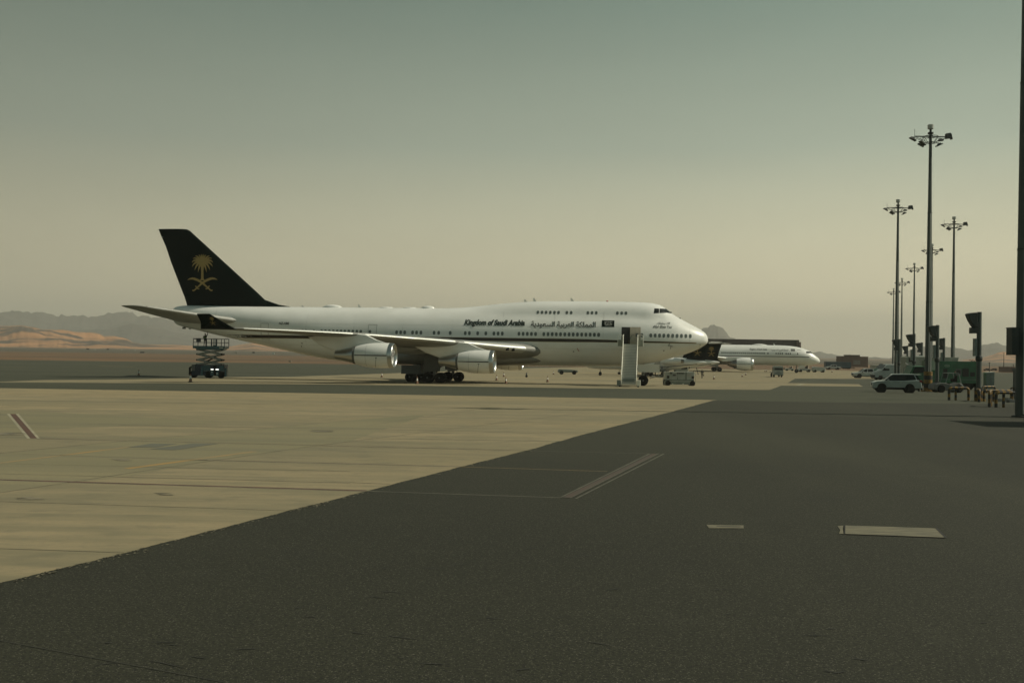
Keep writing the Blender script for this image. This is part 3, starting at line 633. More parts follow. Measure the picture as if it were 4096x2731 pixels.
# skin seams
for a in (2.2, 12.4, 18.3, 24.6, 30.8, 37.0, 43.2, 49.4, 55.6, 62.0):
    mb = MB(); zb_, zt_ = itp(BOT, a) + .35, itp(TOP, a) - .25; P = []
    for k in range(15):
        z = zb_ + (zt_ - zb_) * k / 14; P += [(a, side(a, z, .008), z), (a + .035, side(a + .035, z, .008), z)]
    mb.add(P, [(2 * i, 2 * i + 1, 2 * i + 3, 2 * i + 2) for i in range(14)]); mb.build('skin_seam', M['seam'], jet)
for z in (4.35, 7.0):
    mb = MB(); P = []
    for k in range(81):
        a = 8 + 44 * k / 80; P += [(a, side(a, z, .007), z), (a, side(a, z + .025, .007), z + .025)]
    mb.add(P, [(2 * i, 2 * i + 1, 2 * i + 3, 2 * i + 2) for i in range(80)]); mb.build('skin_seam', M['seam'], jet)
# small fittings
mb = MB()
for px, py in ((2655, 1350), (2655.5, 1403), (2294, 1406), (1199, 1385), (1205, 1372)):
    z = 3.8 + (hor(px) - py) / 32.5; a = a_of(px, z, 3)
    mb = MB(); mb.add([(a + .07 * cos(k * pi / 4), side(a + .07 * cos(k * pi / 4), z + .07 * sin(k * pi / 4), .02), z + .07 * sin(k * pi / 4)) for k in range(8)], [tuple(range(8))]); mb.build('static_port', M['black'], jet)
mb = MB()
for (x0, y0, x1, y1) in ((2671, 1383, 2692, 1387), (2680, 1373, 2674, 1384), (2684, 1387, 2682, 1396)):
    za = 3.8 + (hor(x0) - y0) / 32.5; zb_ = 3.8 + (hor(x1) - y1) / 32.5; a = a_of(x0, za, 2.5); b = a_of(x1, zb_, 2.5)
    mb.tube((a, side(a, za, .05), za), (b, side(b, zb_, .05), zb_), .03, n=5)
mb.build('pitot_probe', M['grey'], jet)
mb = MB(); mb.tube((a_of(2316, 4.2, 3.2), side(16, 4.2, .03), 4.05), (a_of(2308, 4.2, 3.2), side(16, 4.5, .03), 4.45), .035, n=5); mb.build('warning_streamer', M['red'], jet)
mb = MB()
for px, h, s in ((2107, .32, -.3), (2143, .42, -.35), (2293, .4, -.3), (1443, .4, -.3), (1216, .25, -.2)):
    a = a_of(px, 10, 0); z = itp(TOP, a) - .05
    mb.add([(a - .12, .02, z), (a + .28, .02, z), (a + .36, .01, z + h + .05), (a + .2, .01, z + h + .05), (a - .12, -.02, z), (a + .28, -.02, z), (a + .36, -.01, z + h + .05), (a + .2, -.01, z + h + .05)], [(0, 1, 2, 3), (7, 6, 5, 4), (0, 3, 7, 4), (1, 5, 6, 2), (3, 2, 6, 7)])
    mb.build('blade_antenna', M['conewhite'], jet); mb = MB()
def dome(x0, x1, h, ytop=None, blunt=False):
    a1, a0 = a_of(x0, 9.2, 0), a_of(x1, 9.2, 0); z = itp(TOP, (a0 + a1) / 2) - .06; L = a1 - a0; secs = []
    for k in range(13):
        t = k / 12; hh = h * (sin(pi * min(1, max(.0, t))) ** (.35 if blunt else .6)) + .01; ww = .55 * sin(pi * (.04 + .92 * t)) ** .5
        secs.append([Vector((a0 + L * t, ww * cos(q * pi / 8), z + (hh + .06) * sin(q * pi / 8) ** .8)) for q in range(9)] + [Vector((a0 + L * t, 0, z - .05))])
    mb = MB(); mb.loft(secs); mb.build('antenna_fairing', M['white'], jet, smooth=True)
dome(1290, 1368, .34); dome(1519, 1572, .12, blunt=True); dome(1613, 1666, .10, blunt=True); dome(1687, 1738, .27, blunt=True)
mb = MB(); a = a_of(2429, 10.2, 0); mb.lathe([(10.15, .14), (10.25, .14), (10.32, .08), (10.34, .01)], 10, 'z', Matrix.Translation((a, 0, 0))); mb.build('beacon', M['red'], jet)
mb = MB(); a = 3.35; z = itp(TOP, a); mb.box((a, 0, z + .04), (.16, .05, .14)); mb.build('roof_sensor', M['black'], jet); mb = MB(); mb.box((4.5, .4, itp(TOP, 4.5) - .02), (.3, .06, .1)); mb.build('wiper', M['black'], jet)

# wings: lateral, leading-edge station, chord, z of leading edge, incidence, thickness
def airfoil(n=14):
    up = []; lo = []
    for k in range(n + 1):
        x = (1 - cos(pi * k / n)) / 2; t = 5 * (.2969 * sqrt(x) - .126 * x - .3516 * x * x + .2843 * x ** 3 - .1036 * x ** 4)
        up.append((x, t)); lo.append((x, -t))
    return up[::-1] + lo[1:-1]
AFL = airfoil()
def wing_section(l, le, ch, z, inc, th, sgn, camber=.0):
    pts = []
    for x, t in AFL:
        pts.append(Vector((le + x * ch * cos(inc), sgn * l, z - x * ch * sin(inc) + t * th * ch + camber * ch * 4 * x * (1 - x))))
    return pts
WS = [(2.6, 19.6, 16.6, 4.1, .035, .125), (5.5, 22.3, 14.2, 4.3, .033, .115), (8, 24.6, 12.2, 4.5, .03, .11), (12, 28.3, 9.6, 4.86, .025, .10), (16.5, 32.5, 7.8, 5.18, .02, .09), (21.2, 36.9, 6.5, 5.47, .015, .085), (26, 41.4, 5.2, 5.64, .01, .08), (31, 46.0, 3.9, 5.74, .0, .07)]
def fan_part(name, m, secs, parent, **k):
    mb = MB(); mb.loft(secs); return mb.build(name, m, parent, smooth=True, **k)
def cyl_engine(a0, lat, zc, par):
    T = Matrix.Translation((a0, lat, zc))
    e = MB(); e.lathe([(.30, 1.06), (.12, 1.12), (.0, 1.2), (.0, 1.2), (.35, 1.28), (.6, 1.305), (1.3, 1.33), (2.2, 1.31), (3.0, 1.22), (3.6, 1.1), (4.05, .97), (4.05, .93), (3.2, .95)], 40, 'x', T)
    e.v = [p for p in e.v]; nac = e.build('engine', M['white'], par, smooth=True, ang=50)
    m = MB(); m.lathe([(.62, 1.03), (.3, 1.05), (.1, 1.10), (.0, 1.165), (-.03, 1.205), (.0, 1.24), (.12, 1.275), (.42, 1.315), (.43, 1.30)], 40, 'x', T); m.build('inlet_lip', M['metal'], nac, smooth=True)
    m = MB(); m.lathe([(.3, 1.06), (1.0, 1.14), (1.25, 1.15)], 32, 'x', T); m.build('inlet_duct', M['grey'], nac, smooth=True)
    m = MB()
    for k in range(26):
        t = 2 * pi * k / 26
        for (r0, r1, tw) in ((.3, .72, .25), (.72, 1.13, .6)):
            def P(r, o, ax): return (1.1 + ax, r * cos(t + o / r), r * sin(t + o / r))
            m.add([P(r0, -.06, -.03), P(r0, .06, .10), P(r1, .11, .12), P(r1, -.09, -.03)], [(0, 1, 2, 3)], T)
    m.lathe([(1.3, 1.14), (1.31, .01)], 24, 'x', T); m.build('fan', M['grey'], nac)
    m = MB(); m.lathe([(.55, .01), (.62, .1), (.8, .2), (1.05, .3), (1.1, .3)], 20, 'x', T); m.build('spinner', M['white'], nac, smooth=True)
    m = MB(); m.lathe([(3.3, .95), (4.05, .93), (4.3, .93), (4.32, .88), (4.1, .8)], 32, 'x', T); m.build('fan_nozzle', M['grey'], nac, smooth=True)
    m = MB(); m.lathe([(3.3, .86), (4.3, .90), (5.2, .68), (5.9, .50), (6.35, .42), (6.35, .38), (5.6, .3)], 32, 'x', T); m.build('core_nozzle', M['metal'], nac, smooth=True)
    m = MB(); m.lathe([(5.5, .3), (6.2, .24), (6.5, .03)], 20, 'x', T); m.build('exhaust_plug', M['burnt'], nac, smooth=True)
    def R(x): return itp([(.35, 1.285), (.6, 1.308), (1.3, 1.334), (2.2, 1.314), (3.0, 1.225), (3.6, 1.105), (4.05, .975)], x) + .012
    for sg in (1, -1):
        m = MB()
        for k in range(18):
            x0, x1 = .46 + 3.55 * k / 18, .46 + 3.55 * (k + 1) / 18
            m.add([(x0, sg * R(x0) * cos(-.045), R(x0) * sin(-.045)), (x1, sg * R(x1) * cos(-.045), R(x1) * sin(-.045)), (x1, sg * R(x1) * cos(.035), R(x1) * sin(.035)), (x0, sg * R(x0) * cos(.035), R(x0) * sin(.035))], [(0, 1, 2, 3)], T)
        m.build('nacelle_stripe', M['stripe'], nac)
    m = MB()
    def ring_seg(x_of, t0, t1, nn=8, wd=.022):
        for k in range(nn):
            ta = t0 + (t1 - t0) * k / nn; tb = t0 + (t1 - t0) * (k + 1) / nn; P = []
            for (t, o) in ((ta, 0), (ta, wd), (tb, wd), (tb, 0)):
                x = x_of(t) + o; r = itp([(.35, 1.285), (.6, 1.308), (1.3, 1.334), (2.2, 1.314), (3.0, 1.225), (3.6, 1.105), (4.05, .975)], x) + .012
                P.append((x, r * cos(t), r * sin(t)))
            m.add(P, [(0, 1, 2, 3)], T)
    ring_seg(lambda t: 2.75, .9, -1.2, 10, .016); ring_seg(lambda t: 1.55 - .25 * (t + .2), -.2, -1.25, 8, .035); ring_seg(lambda t: 1.5, -.16, -.22, 2, .16)
    m.build('cowl_seam', M['grey'], nac)
    return nac
def pylon(a0, lat, zc, zle, par, le):
    pts_top = [(a0 + .9, zc + 1.31), (a0 + 1.9, zc + 1.62), (a0 + 3.0, zle - .02), (le + .5, zle + .12), (le + 4.2, zle - .1), (le + 5.6, zle - .35), (a0 + 7.9, zc + .9), (a0 + 6.3, zc + .38), (a0 + 4.2, zc + .8), (a0 + 2.5, zc + 1.15)]
    mb = MB(); n = len(pts_top); cx = sum(p[0] for p in pts_top) / n; cz = sum(p[1] for p in pts_top) / n
    mb.prism(pts_top, lat - .19, lat + .19, inset=.1)
    return mb.build('pylon', M['white'], par, smooth=True, ang=50)
WINGLET = []
def wing(sgn):
    secs = [wing_section(l, le, ch, z, inc, th, sgn) for l, le, ch, z, inc, th in WS]
    tipc = secs[-1]
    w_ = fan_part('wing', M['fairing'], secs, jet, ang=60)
    # bright slats along the leading edge
    def lesec(l, s=1.0):
        a = itp([(x[0], x[1]) for x in WS], l); ch = itp([(x[0], x[2]) for x in WS], l); z = itp([(x[0], x[3]) for x in WS], l); inc = itp([(x[0], x[4]) for x in WS], l); th = itp([(x[0], x[5]) for x in WS], l)
        f = .075 + .03 * (l / 31)
        pts = []
        for k in range(-6, 7):
            x = f * (abs(k) / 6) ** 1.7; t = 5 * (.2969 * sqrt(x) - .126 * x - .3516 * x * x + .2843 * x ** 3 - .1036 * x ** 4) * (1 if k >= 0 else -.9)
            pts.append(Vector((a - .03 + x * ch, sgn * l, z - x * ch * sin(inc) + t * th * ch * 1.05 + .0)))
        return pts
    for l0, l1 in ((4.6, 11.3), (12.2, 20.7), (21.8, 30.6)):
        mb = MB(); mb.loft([lesec(l0 + (l1 - l0) * k / 8) for k in range(9)], closed=True); mb.build('leading_edge_slat', M['lemetal'], w_, smooth=True)
    # flap track fairings
    for l in (7.4, 10.2, 15.4, 18.6):
        le = itp([(x[0], x[1]) for x in WS], l); ch = itp([(x[0], x[2]) for x in WS], l); z = itp([(x[0], x[3]) for x in WS], l)
        a1 = le + ch + 1.0; a0 = a1 - 5.2; mb = MB(); zz = z - .035 * ch - .1
        mb.loft([[Vector((a0 + 5.2 * t, sgn * l + .24 * sin(pi * max(.02, min(.98, t))) ** .6 * cos(q * pi / 5), zz - .12 + .42 * sin(pi * max(.02, min(.98, t ** .8))) ** .7 * sin(q * pi / 5))) for q in range(10)] for t in [k / 10 for k in range(11)]])
        mb.build('flap_fairing', M['under'], w_, smooth=True)
    # winglet
    prof = [(46.15, 5.62, 3.7, 31.0), (47.3, 6.3, 2.35, 31.45), (48.35, 7.0, 1.45, 31.95), (48.5, 7.08, 1.25, 32.0)]
    secs = []
    for a, z, ch, l in prof:
        secs.append([Vector((a + x * ch, sgn * (l + t * .07 * ch * 1.0), z)) for x, t in AFL])
    wl = fan_part('winglet', M['tail'], secs, jet, ang=60)
    mb = MB(); vs, fs = EMB; s = .62 
    mb.add([(48.35 - x * s, sgn * (31.0 + (6.2 + y * s * .95 - 5.62) / 1.38 * .95) + (.18 if sgn > 0 else -.05), 6.25 + y * s * .95) for x, y in vs], fs); mb.build('winglet_emblem', M['gold'], wl)
    if sgn > 0: WINGLET.append(wl)
    for a0, lat, zc in ((33.15, 21.2, 3.3), (24.1, 11.7, 2.72)):
        n_ = cyl_engine(a0, sgn * lat, zc, jet)
        le = itp([(x[0], x[1]) for x in WS], lat); z = itp([(x[0], x[3]) for x in WS], lat)
        pylon(a0, sgn * lat, zc, z, jet, le)
wing(1); wing(-1)
# belly fairing around the wing roots
secs = []
for k in range(25):
    t = k / 24; a = 19.6 + t * 23.5; s = sin(pi * max(.001, min(.999, t))) ** .6
    wy = 1.7 + 2.05 * s; zb = 2.75 - .70 * s; zt = 3.1 + 1.4 * s; zc = (zb + zt) / 2
    secs.append([Vector((a, wy * abs(cos(q)) ** .8 * (1 if cos(q) >= 0 else -1), zc + (zt - zb) / 2 * abs(sin(q)) ** .7 * (1 if sin(q) >= 0 else -1))) for q in [2 * pi * i / 28 for i in range(28)]])
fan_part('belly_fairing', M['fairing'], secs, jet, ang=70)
mb = MB(); secs = []
for l, a, zt, zb in ((3.1, 20.2, 4.55, 3.7), (3.7, 20.9, 4.5, 3.85), (4.6, 21.5, 4.5, 4.0)):
    secs.append([Vector((a + .0 + x, l, (zt + zb) / 2 + (zt - zb) / 2 * y)) for x, y in ((3, 1.1), (1.5, 1.15), (.5, .8), (0, .1), (.2, -.7), (1.5, -1.1), (3, -1.2))])
mb.loft(secs); mb.build('landing_light_glove', M['lemetal'], jet, smooth=True)
mb = MB()
for px, py in ((2036, 1395.5), (2056, 1397.5)):
    z = 3.8 + (hor(px) - py) / 34.5; a = a_of(px, z, 6.2); mb.lathe([(a - .05, .16), (a + .3, .2)], 12, 'x', Matrix.Translation((0, 6.6 if px < 2050 else 6.0, z)))
mb.build('landing_light', M['black'], jet)

# tail surfaces
def fin_sections():
    prof = [(9.0, 54.9, 11.9), (9.35, 55.4, 11.3), (9.8, 55.7, 11.15), (10.5, 56.5, 10.6), (11.04, 57.1, 10.25), (13, 59.4, 8.8), (15, 61.75, 7.3), (17, 64.1, 5.7), (18.6, 65.98, 4.6), (19.0, 66.45, 4.3), (19.22, 66.9, 3.95), (19.27, 67.6, 3.2)]
    return [[Vector((a + x * ch, t * .075 * ch, z)) for x, t in AFL] for z, a, ch in prof]
fin = fan_part('vertical_fin', M['tail'], fin_sections(), jet, ang=60)
mb = MB(); mb.loft([[Vector((52.6, .01, 9.24)), Vector((52.6, -.01, 9.24)), Vector((52.6, 0, 9.2))], [Vector((54.2, .16, 9.2)), Vector((54.2, -.16, 9.2)), Vector((54.2, 0, 9.5))], [Vector((55.9, .30, 9.2)), Vector((55.9, -.30, 9.2)), Vector((55.9, 0, 10.05))], [Vector((57.4, .35, 9.2)), Vector((57.4, -.35, 9.2)), Vector((57.4, 0, 10.6))]])
mb.build('dorsal_fillet', M['tail'], jet, smooth=True)
def fin_y(a, z):
    le = itp([(9, 54.9), (11.04, 57.1), (15, 61.75), (18.6, 65.98)], z); ch = itp([(9, 11.9), (11.04, 10.25), (15, 7.3), (18.6, 4.6)], z); x = min(.98, max(.02, (a - le) / ch))
    return 5 * (.2969 * sqrt(x) - .126 * x - .3516 * x * x + .2843 * x ** 3 - .1036 * x ** 4) * .075 * ch + .05
def on_fin(px, py):
    # point of the fin plane for a photo position
    d = ray(px, py); t = (0 - (CAM - NOSE).dot(AY)) / d.dot(AY); p = CAM + d * t - NOSE; return p.dot(AX), p.z
mb = MB(); vs, fs = EMB; cxp = 450 + 1140 / 3.136; foot = 850 + 850 / 3.136; sc = 385 / 3.136 / 1.06
pts = []
for x, y in vs:
    a, z = on_fin(cxp + x * sc, foot - y * sc * .97 - (.0)); pts.append((a, fin_y(a, z), z))
mb.add(pts, fs); mb.build('tail_emblem', M['gold'], fin)
mb = MB()
for px, py in ((649, 949), (716, 1133)):
    a, z = on_fin(px, py); mb.box((a, .1, z), (.34, .04, .05))
mb.build('static_wick', M['conewhite'], fin)
SS = [(.5, 57.6, 10.2, 7.15, .0, .095), (2.0, 58.9, 8.9, 7.35, 0, .095), (6, 62.6, 6.2, 7.95, 0, .09), (10.4, 66.6, 3.1, 8.62, 0, .085), (11.0, 67.4, 2.2, 8.72, 0, .07), (11.1, 67.9, 1.5, 8.74, 0, .05)]
for sgn in (1, -1):
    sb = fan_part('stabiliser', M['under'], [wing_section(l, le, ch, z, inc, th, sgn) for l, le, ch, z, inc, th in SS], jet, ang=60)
    def sle(l):
        a = itp([(x[0], x[1]) for x in SS], l); ch = itp([(x[0], x[2]) for x in SS], l); z = itp([(x[0], x[3]) for x in SS], l)
        return [Vector((a - .02 + .05 * ch * (abs(k) / 5) ** 1.7, sgn * l, z + (1 if k > 0 else -1) * .055 * ch * (abs(k) / 5) ** .8 * .75)) for k in range(-5, 6)]
    mb = MB(); mb.loft([sle(2.3 + 8.1 * k / 6) for k in range(7)]); mb.build('stabiliser_leading_edge', M['under'], sb, smooth=True)
mb = MB(); mb.box((66.9, .3, 6.35), (.35, .3, .25)); mb.box((66.1, .3, 6.25), (.2, .2, .12)); mb.build('tail_drain', M['grey'], jet)

# landing gear
def wheel(par, c, r=.62, wd=.42, hub=.28):
    T = Matrix.Translation(c)
    m = MB(); m.lathe([(-wd / 2, r * .55), (-wd / 2, r * .86), (-wd / 2 + .05, r * .96), (-wd / 2 + .12, r), (wd / 2 - .12, r), (wd / 2 - .05, r * .96), (wd / 2, r * .86), (wd / 2, r * .55)], 28, 'y', T)
    o = m.build('wheel', M['tyre'], par, smooth=True)
    m = MB(); m.lathe([(-wd / 2 + .05, r * .56), (-wd / 2 + .05, .02)], 20, 'y', T); m.lathe([(wd / 2 - .06, r * .56), (wd / 2 - .03, r * .42), (wd / 2 - .08, r * .38), (wd / 2 - .08, .12), (wd / 2 + .02, .1), (wd / 2 + .02, .01)], 20, 'y', T)
    m.build('hub', M['hub'], o, smooth=True); return o
for a, l in ((32.35, 5.5), (32.35, -5.5), (35.4, 1.92), (35.4, -1.92)):
    yy = (wp(a, l, 0)).y; z0 = zg(yy)
    m = MB(); m.tube((a, l, z0 + .55), (a, l, 1.75), .17); m.tube((a, l, 1.6), (a + .1, l, 3.0), .26); m.tube((a - .85, l, z0 + .62), (a + .85, l, z0 + .62), .14)
    for s in (-.73, .73): m.tube((a + s, l - .62, z0 + .62), (a + s, l + .62, z0 + .62), .09)
    m.tube((a, l, 1.5), (a - 1.3, l * .8, 2.5), .09, n=6); m.tube((a + .1, l, 1.2), (a + .5, l, .9 + z0), .06, n=6); m.path([(a - .7, l, z0 + .9), (a - .5, l, z0 + 1.35), (a - .1, l, z0 + 1.5)], .035, 5); m.path([(a + .75, l + .2, z0 + 1.0), (a + .6, l + .2, z0 + 1.3), (a + .15, l + .2, z0 + 1.45)], .03, 5)
    leg = m.build('main_gear', M['strut'], jet)
    for sa in (-.73, .73):
        for sl in (-.56, .56): wheel(leg, (a + sa, l + sl, z0 + .62))
    if abs(l) > 3:
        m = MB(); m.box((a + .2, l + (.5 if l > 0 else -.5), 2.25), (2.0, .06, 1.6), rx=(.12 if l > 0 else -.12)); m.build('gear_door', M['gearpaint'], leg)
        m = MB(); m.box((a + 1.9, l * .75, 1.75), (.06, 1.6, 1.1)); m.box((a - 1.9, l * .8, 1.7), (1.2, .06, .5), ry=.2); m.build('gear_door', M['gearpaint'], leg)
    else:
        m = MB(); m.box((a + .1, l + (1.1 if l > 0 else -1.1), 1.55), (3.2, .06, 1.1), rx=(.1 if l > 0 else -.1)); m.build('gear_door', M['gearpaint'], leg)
yy = wp(7.65, 0, 0).y; z0 = zg(yy)
m = MB(); m.tube((7.65, 0, z0 + .5), (7.7, 0, 2.9), .15); m.tube((7.65, -.5, z0 + .62), (7.65, .5, z0 + .62), .09); m.tube((7.6, 0, 1.4), (5.9, 0, 2.6), .09, n=6); m.tube((7.5, 0, .9), (7.1, 0, 1.3), .06, n=6)
m.box((7.35, 0, 1.75), (.3, .5, .25)); m.box((6.1, 0, 1.15), (1.6, .12, .1), ry=.25)
ng = m.build('nose_gear', M['strut'], jet)
for l in (-.46, .46): wheel(ng, (7.65, l, z0 + .62), .62, .38)
m = MB(); m.box((7.0, .85, 2.15), (2.6, .05, .95), rx=-.1); m.build('gear_door', M['white'], ng)
m = MB(); m.box((7.0, -.85, 2.15), (2.6, .05, .95), rx=.1); m.build('gear_door', M['white'], ng)
m = MB(); m.box((5.65, .75, 2.55), (.06, .5, .7)); m.build('gear_door_actuator', M['strut'], ng)
# ------------------------------------------------------------ people
def person(label, loc, rz, pose, cloth, vest=None, group=None, cap=True):
    """pose: joint name -> (x forward, y left, z up) for a 1.75 m figure; one skinned body, hair and vest as parts"""
    J = dict(pelvis=(0, 0, .95), waist=(0, 0, 1.1), chest=(.01, 0, 1.33), neck=(.01, 0, 1.48), jaw=(.03, 0, 1.56), head=(.02, 0, 1.65), crown=(.0, 0, 1.74), nose=(.115, 0, 1.635),
             earL=(0, .085, 1.63), earR=(0, -.085, 1.63),
             shL=(0, .19, 1.42), elL=(-.02, .26, 1.14), wrL=(.06, .27, .90), shR=(0, -.19, 1.42), elR=(-.02, -.26, 1.14), wrR=(.06, -.27, .90),
             hipL=(0, .10, .90), knL=(.03, .11, .50), anL=(-.01, .11, .09), toL=(.17, .12, .035), hipR=(0, -.10, .90), knR=(.03, -.11, .50), anR=(-.01, -.11, .09), toR=(.17, -.12, .035))
    J.update(pose)
    R = dict(pelvis=.15, waist=.135, chest=.165, neck=.055, jaw=.07, head=.092, crown=.06, nose=.014, earL=.018, earR=.018, shL=.075, elL=.046, wrL=.03, shR=.075, elR=.046, wrR=.03,
             hipL=.095, knL=.062, anL=.045, toL=.038, hipR=.095, knR=.062, anR=.045, toR=.038)
    E = [('pelvis', 'waist'), ('waist', 'chest'), ('chest', 'neck'), ('neck', 'jaw'), ('jaw', 'head'), ('head', 'crown'), ('head', 'nose'), ('head', 'earL'), ('head', 'earR'), ('chest', 'shL'), ('shL', 'elL'), ('elL', 'wrL'), ('chest', 'shR'), ('shR', 'elR'), ('elR', 'wrR'),
         ('pelvis', 'hipL'), ('hipL', 'knL'), ('knL', 'anL'), ('anL', 'toL'), ('pelvis', 'hipR'), ('hipR', 'knR'), ('knR', 'anR'), ('anR', 'toR')]
    for S, sy in (('L', 1), ('R', -1)):
        wv = Vector(J['wr' + S]); d = (wv - Vector(J['el' + S])).normalized(); sx = Vector((1, 0, 0)) if abs(d.x) < .8 else Vector((0, 0, 1)); sx = (sx - d * sx.dot(d)).normalized(); up_ = d.cross(sx)
        J['pm' + S] = wv + d * .07; R['pm' + S] = .032; E.append(('wr' + S, 'pm' + S))
        for i, (o, L) in enumerate(((-.03, .07), (-.01, .085), (.01, .08), (.028, .062))):
            J['k%d%s' % (i, S)] = wv + d * .10 + sx * o; J['f%d%s' % (i, S)] = wv + d * (.10 + L * .85) + sx * o * 1.2 + up_ * .015 * sy
            R['k%d%s' % (i, S)] = .011; R['f%d%s' % (i, S)] = .008; E += [('pm' + S, 'k%d%s' % (i, S)), ('k%d%s' % (i, S), 'f%d%s' % (i, S))]
        J['th' + S] = wv + d * .06 + sx * .06; R['th' + S] = .01; E.append(('pm' + S, 'th' + S))
    names = list(J); idx = {k: i for i, k in enumerate(names)}
    me = bpy.data.meshes.new('person'); me.from_pydata([tuple(J[k]) for k in names], [(idx[a], idx[b]) for a, b in E], [])
    o = bpy.data.objects.new('person', me); COL.objects.link(o)
    sk = o.modifiers.new('skin', 'SKIN'); sk.use_smooth_shade = True
    for i, k in enumerate(names):
        v = me.skin_vertices[0].data[i]; v.radius = (R[k], R[k]); v.use_root = (k == 'pelvis')
    ss = o.modifiers.new('sub', 'SUBSURF'); ss.levels = ss.render_levels = 1
    bpy.context.view_layer.update()
    m2 = bpy.data.meshes.new_from_object(o.evaluated_get(bpy.context.evaluated_depsgraph_get())); o.modifiers.clear(); o.data = m2
    m2.materials.clear(); m2.materials.append(M[cloth]); m2.materials.append(M['skin'])
    for p in m2.polygons:
        c = p.center; sk_ = (c - Vector(J['head'])).length < .125 or any((c - Vector(J['pm' + S])).length < .13 for S in 'LR')
        p.material_index = 1 if sk_ else 0; p.use_smooth = True
    o.location = loc; o.rotation_euler = (0, 0, rz); tag(o, label, 'person', group)
    mb = MB(); H = Vector(J['head']); secs = []
    for k in range(7):
        t = k / 6; zz = -.03 + .135 * t; rr = .105 * sqrt(max(.02, 1 - (t * .98) ** 2.6))
        secs.append([H + Vector((rr * cos(q * pi / 6) - .012 - (.03 if zz < .02 and cos(q * pi / 6) > .3 else 0), rr * .86 * sin(q * pi / 6), zz)) for q in range(12)])
    mb.loft(secs); mb.build('hair', M['hair'], o, smooth=True)
    if vest:
        c = Vector(J['chest']); wv = Vector(J['waist']); mb = MB(); secs = []
        for k in range(6):
            t = k / 5; p = wv.lerp(c, t * 1.35) + Vector((0, 0, -.06)); secs.append([p + Vector(((.15 + .01 * t) * cos(q * pi / 6), (.17 + .04 * t) * sin(q * pi / 6), 0)) for q in range(12)])
        mb.loft(secs, caps=False); mb.build('vest', M[vest], o, smooth=True)
    return o
walkpose = dict(knL=(.16, .10, .52), anL=(.22, .10, .10), toL=(.38, .11, .05), knR=(-.02, -.10, .50), anR=(-.22, -.10, .12), toR=(-.08, -.11, .035), elL=(-.10, .25, 1.16), wrL=(-.02, .27, .92), elR=(.06, -.25, 1.16), wrR=(.2, -.25, .95))
walkp2 = dict(knL=(.07, .05, .52), anL=(.05, .04, .09), toL=(.2, .04, .035), knR=(.02, -.06, .50), anR=(-.1, -.05, .11), toR=(.04, -.05, .035), elL=(-.02, .27, 1.16), wrL=(.12, .22, 1.02), elR=(-.06, -.27, 1.15), wrR=(.0, -.29, .90))
person('person in dark clothes walking alone on the concrete beyond the nose, bag in hand', g(2808, 1513), radians(100), walkp2, 'dkcloth')
person('person in black standing beneath the nose beside the wheeled trolley', g(2621, 1503), radians(200), {}, 'dkcloth')
person('person in dark clothes bending over the trolley under the nose', g(2655, 1505), radians(190), dict(chest=(.16, 0, 1.28), neck=(.24, 0, 1.40), jaw=(.29, 0, 1.46), head=(.31, 0, 1.54), crown=(.33, 0, 1.63), nose=(.40, 0, 1.5), earL=(.31, .085, 1.53), earR=(.31, -.085, 1.53), shL=(.18, .18, 1.36), shR=(.18, -.18, 1.36), elL=(.34, .22, 1.12), elR=(.34, -.22, 1.12), wrL=(.50, .16, 1.0), wrR=(.50, -.16, 1.0)), 'dkcloth')
bagp = g(2814, 1512); mb = MB(); mb.box((0, 0, .28), (.14, .36, .30), top=(.8, .9)); mb.path([(0, -.1, .42), (0, -.06, .55), (0, .06, .55), (0, .1, .42)], .012, 5)
b_ = mb.build('hand_bag', M['dkcloth']); b_.location = bagp + Vector((0, 0, .28)); tag(b_, 'dark bag in the hand of the person walking alone', 'bag')

# ------------------------------------------------------------ scissor lift beneath the tail
LX0, LX1 = 764, 912
lp = g(838, 1511); s_ = F / lp.y; LW = (LX1 - LX0) / s_
lift = thing('scissor_lift', 'blue scissor lift raised under the tail of the big airliner with a worker aboard', 'scissor lift', lp, 0)
k_ = LW / 148.0      # metres per photo unit along the lift
def lx(z8): return (740 + z8 / 7.125 - 838) * k_
def lz(z8): return (1511 - (1320 + z8 / 7.125)) * k_
mb = MB(); mb.box(((lx(240) + lx(1165)) / 2, 0, (lz(985) + lz(1290)) / 2), (lx(1165) - lx(240), 1.5, lz(985) - lz(1290))); ch = mb.build('chassis', M['navy'], lift)
def lpan(x0, z0, x1, z1, y, name, m, par=ch, d=.04):
    mb = MB(); mb.box(((lx(x0) + lx(x1)) / 2, y, (lz(z0) + lz(z1)) / 2), (lx(x1) - lx(x0), d, lz(z0) - lz(z1))); return mb.build(name, M[m], par)
lpan(240, 990, 330, 1160, -.79, 'side_panel', 'grey'); lpan(572, 1000, 765, 1155, -.79, 'side_panel', 'teal'); lpan(1020, 1005, 1160, 1155, -.79, 'side_panel', 'teal'); lpan(780, 1120, 865, 1290, -.80, 'side_panel', 'teal'); lpan(940, 1120, 1010, 1290, -.80, 'side_panel', 'teal'); lpan(505, 1020, 560, 1300, -.82, 'side_panel', 'teal'); lpan(865, 1010, 940, 1290, -.78, 'ladder_bay', 'black')
lpan(785, 1100, 862, 1128, -.83, 'work_lamp', 'lit'); lpan(922, 1100, 1008, 1128, -.83, 'work_lamp', 'lit'); lpan(795, 1172, 840, 1202, -.83, 'label_plate', 'conewhite'); lpan(945, 1215, 985, 1250, -.83, 'label_plate', 'conewhite')
mb = MB(); mb2 = MB()
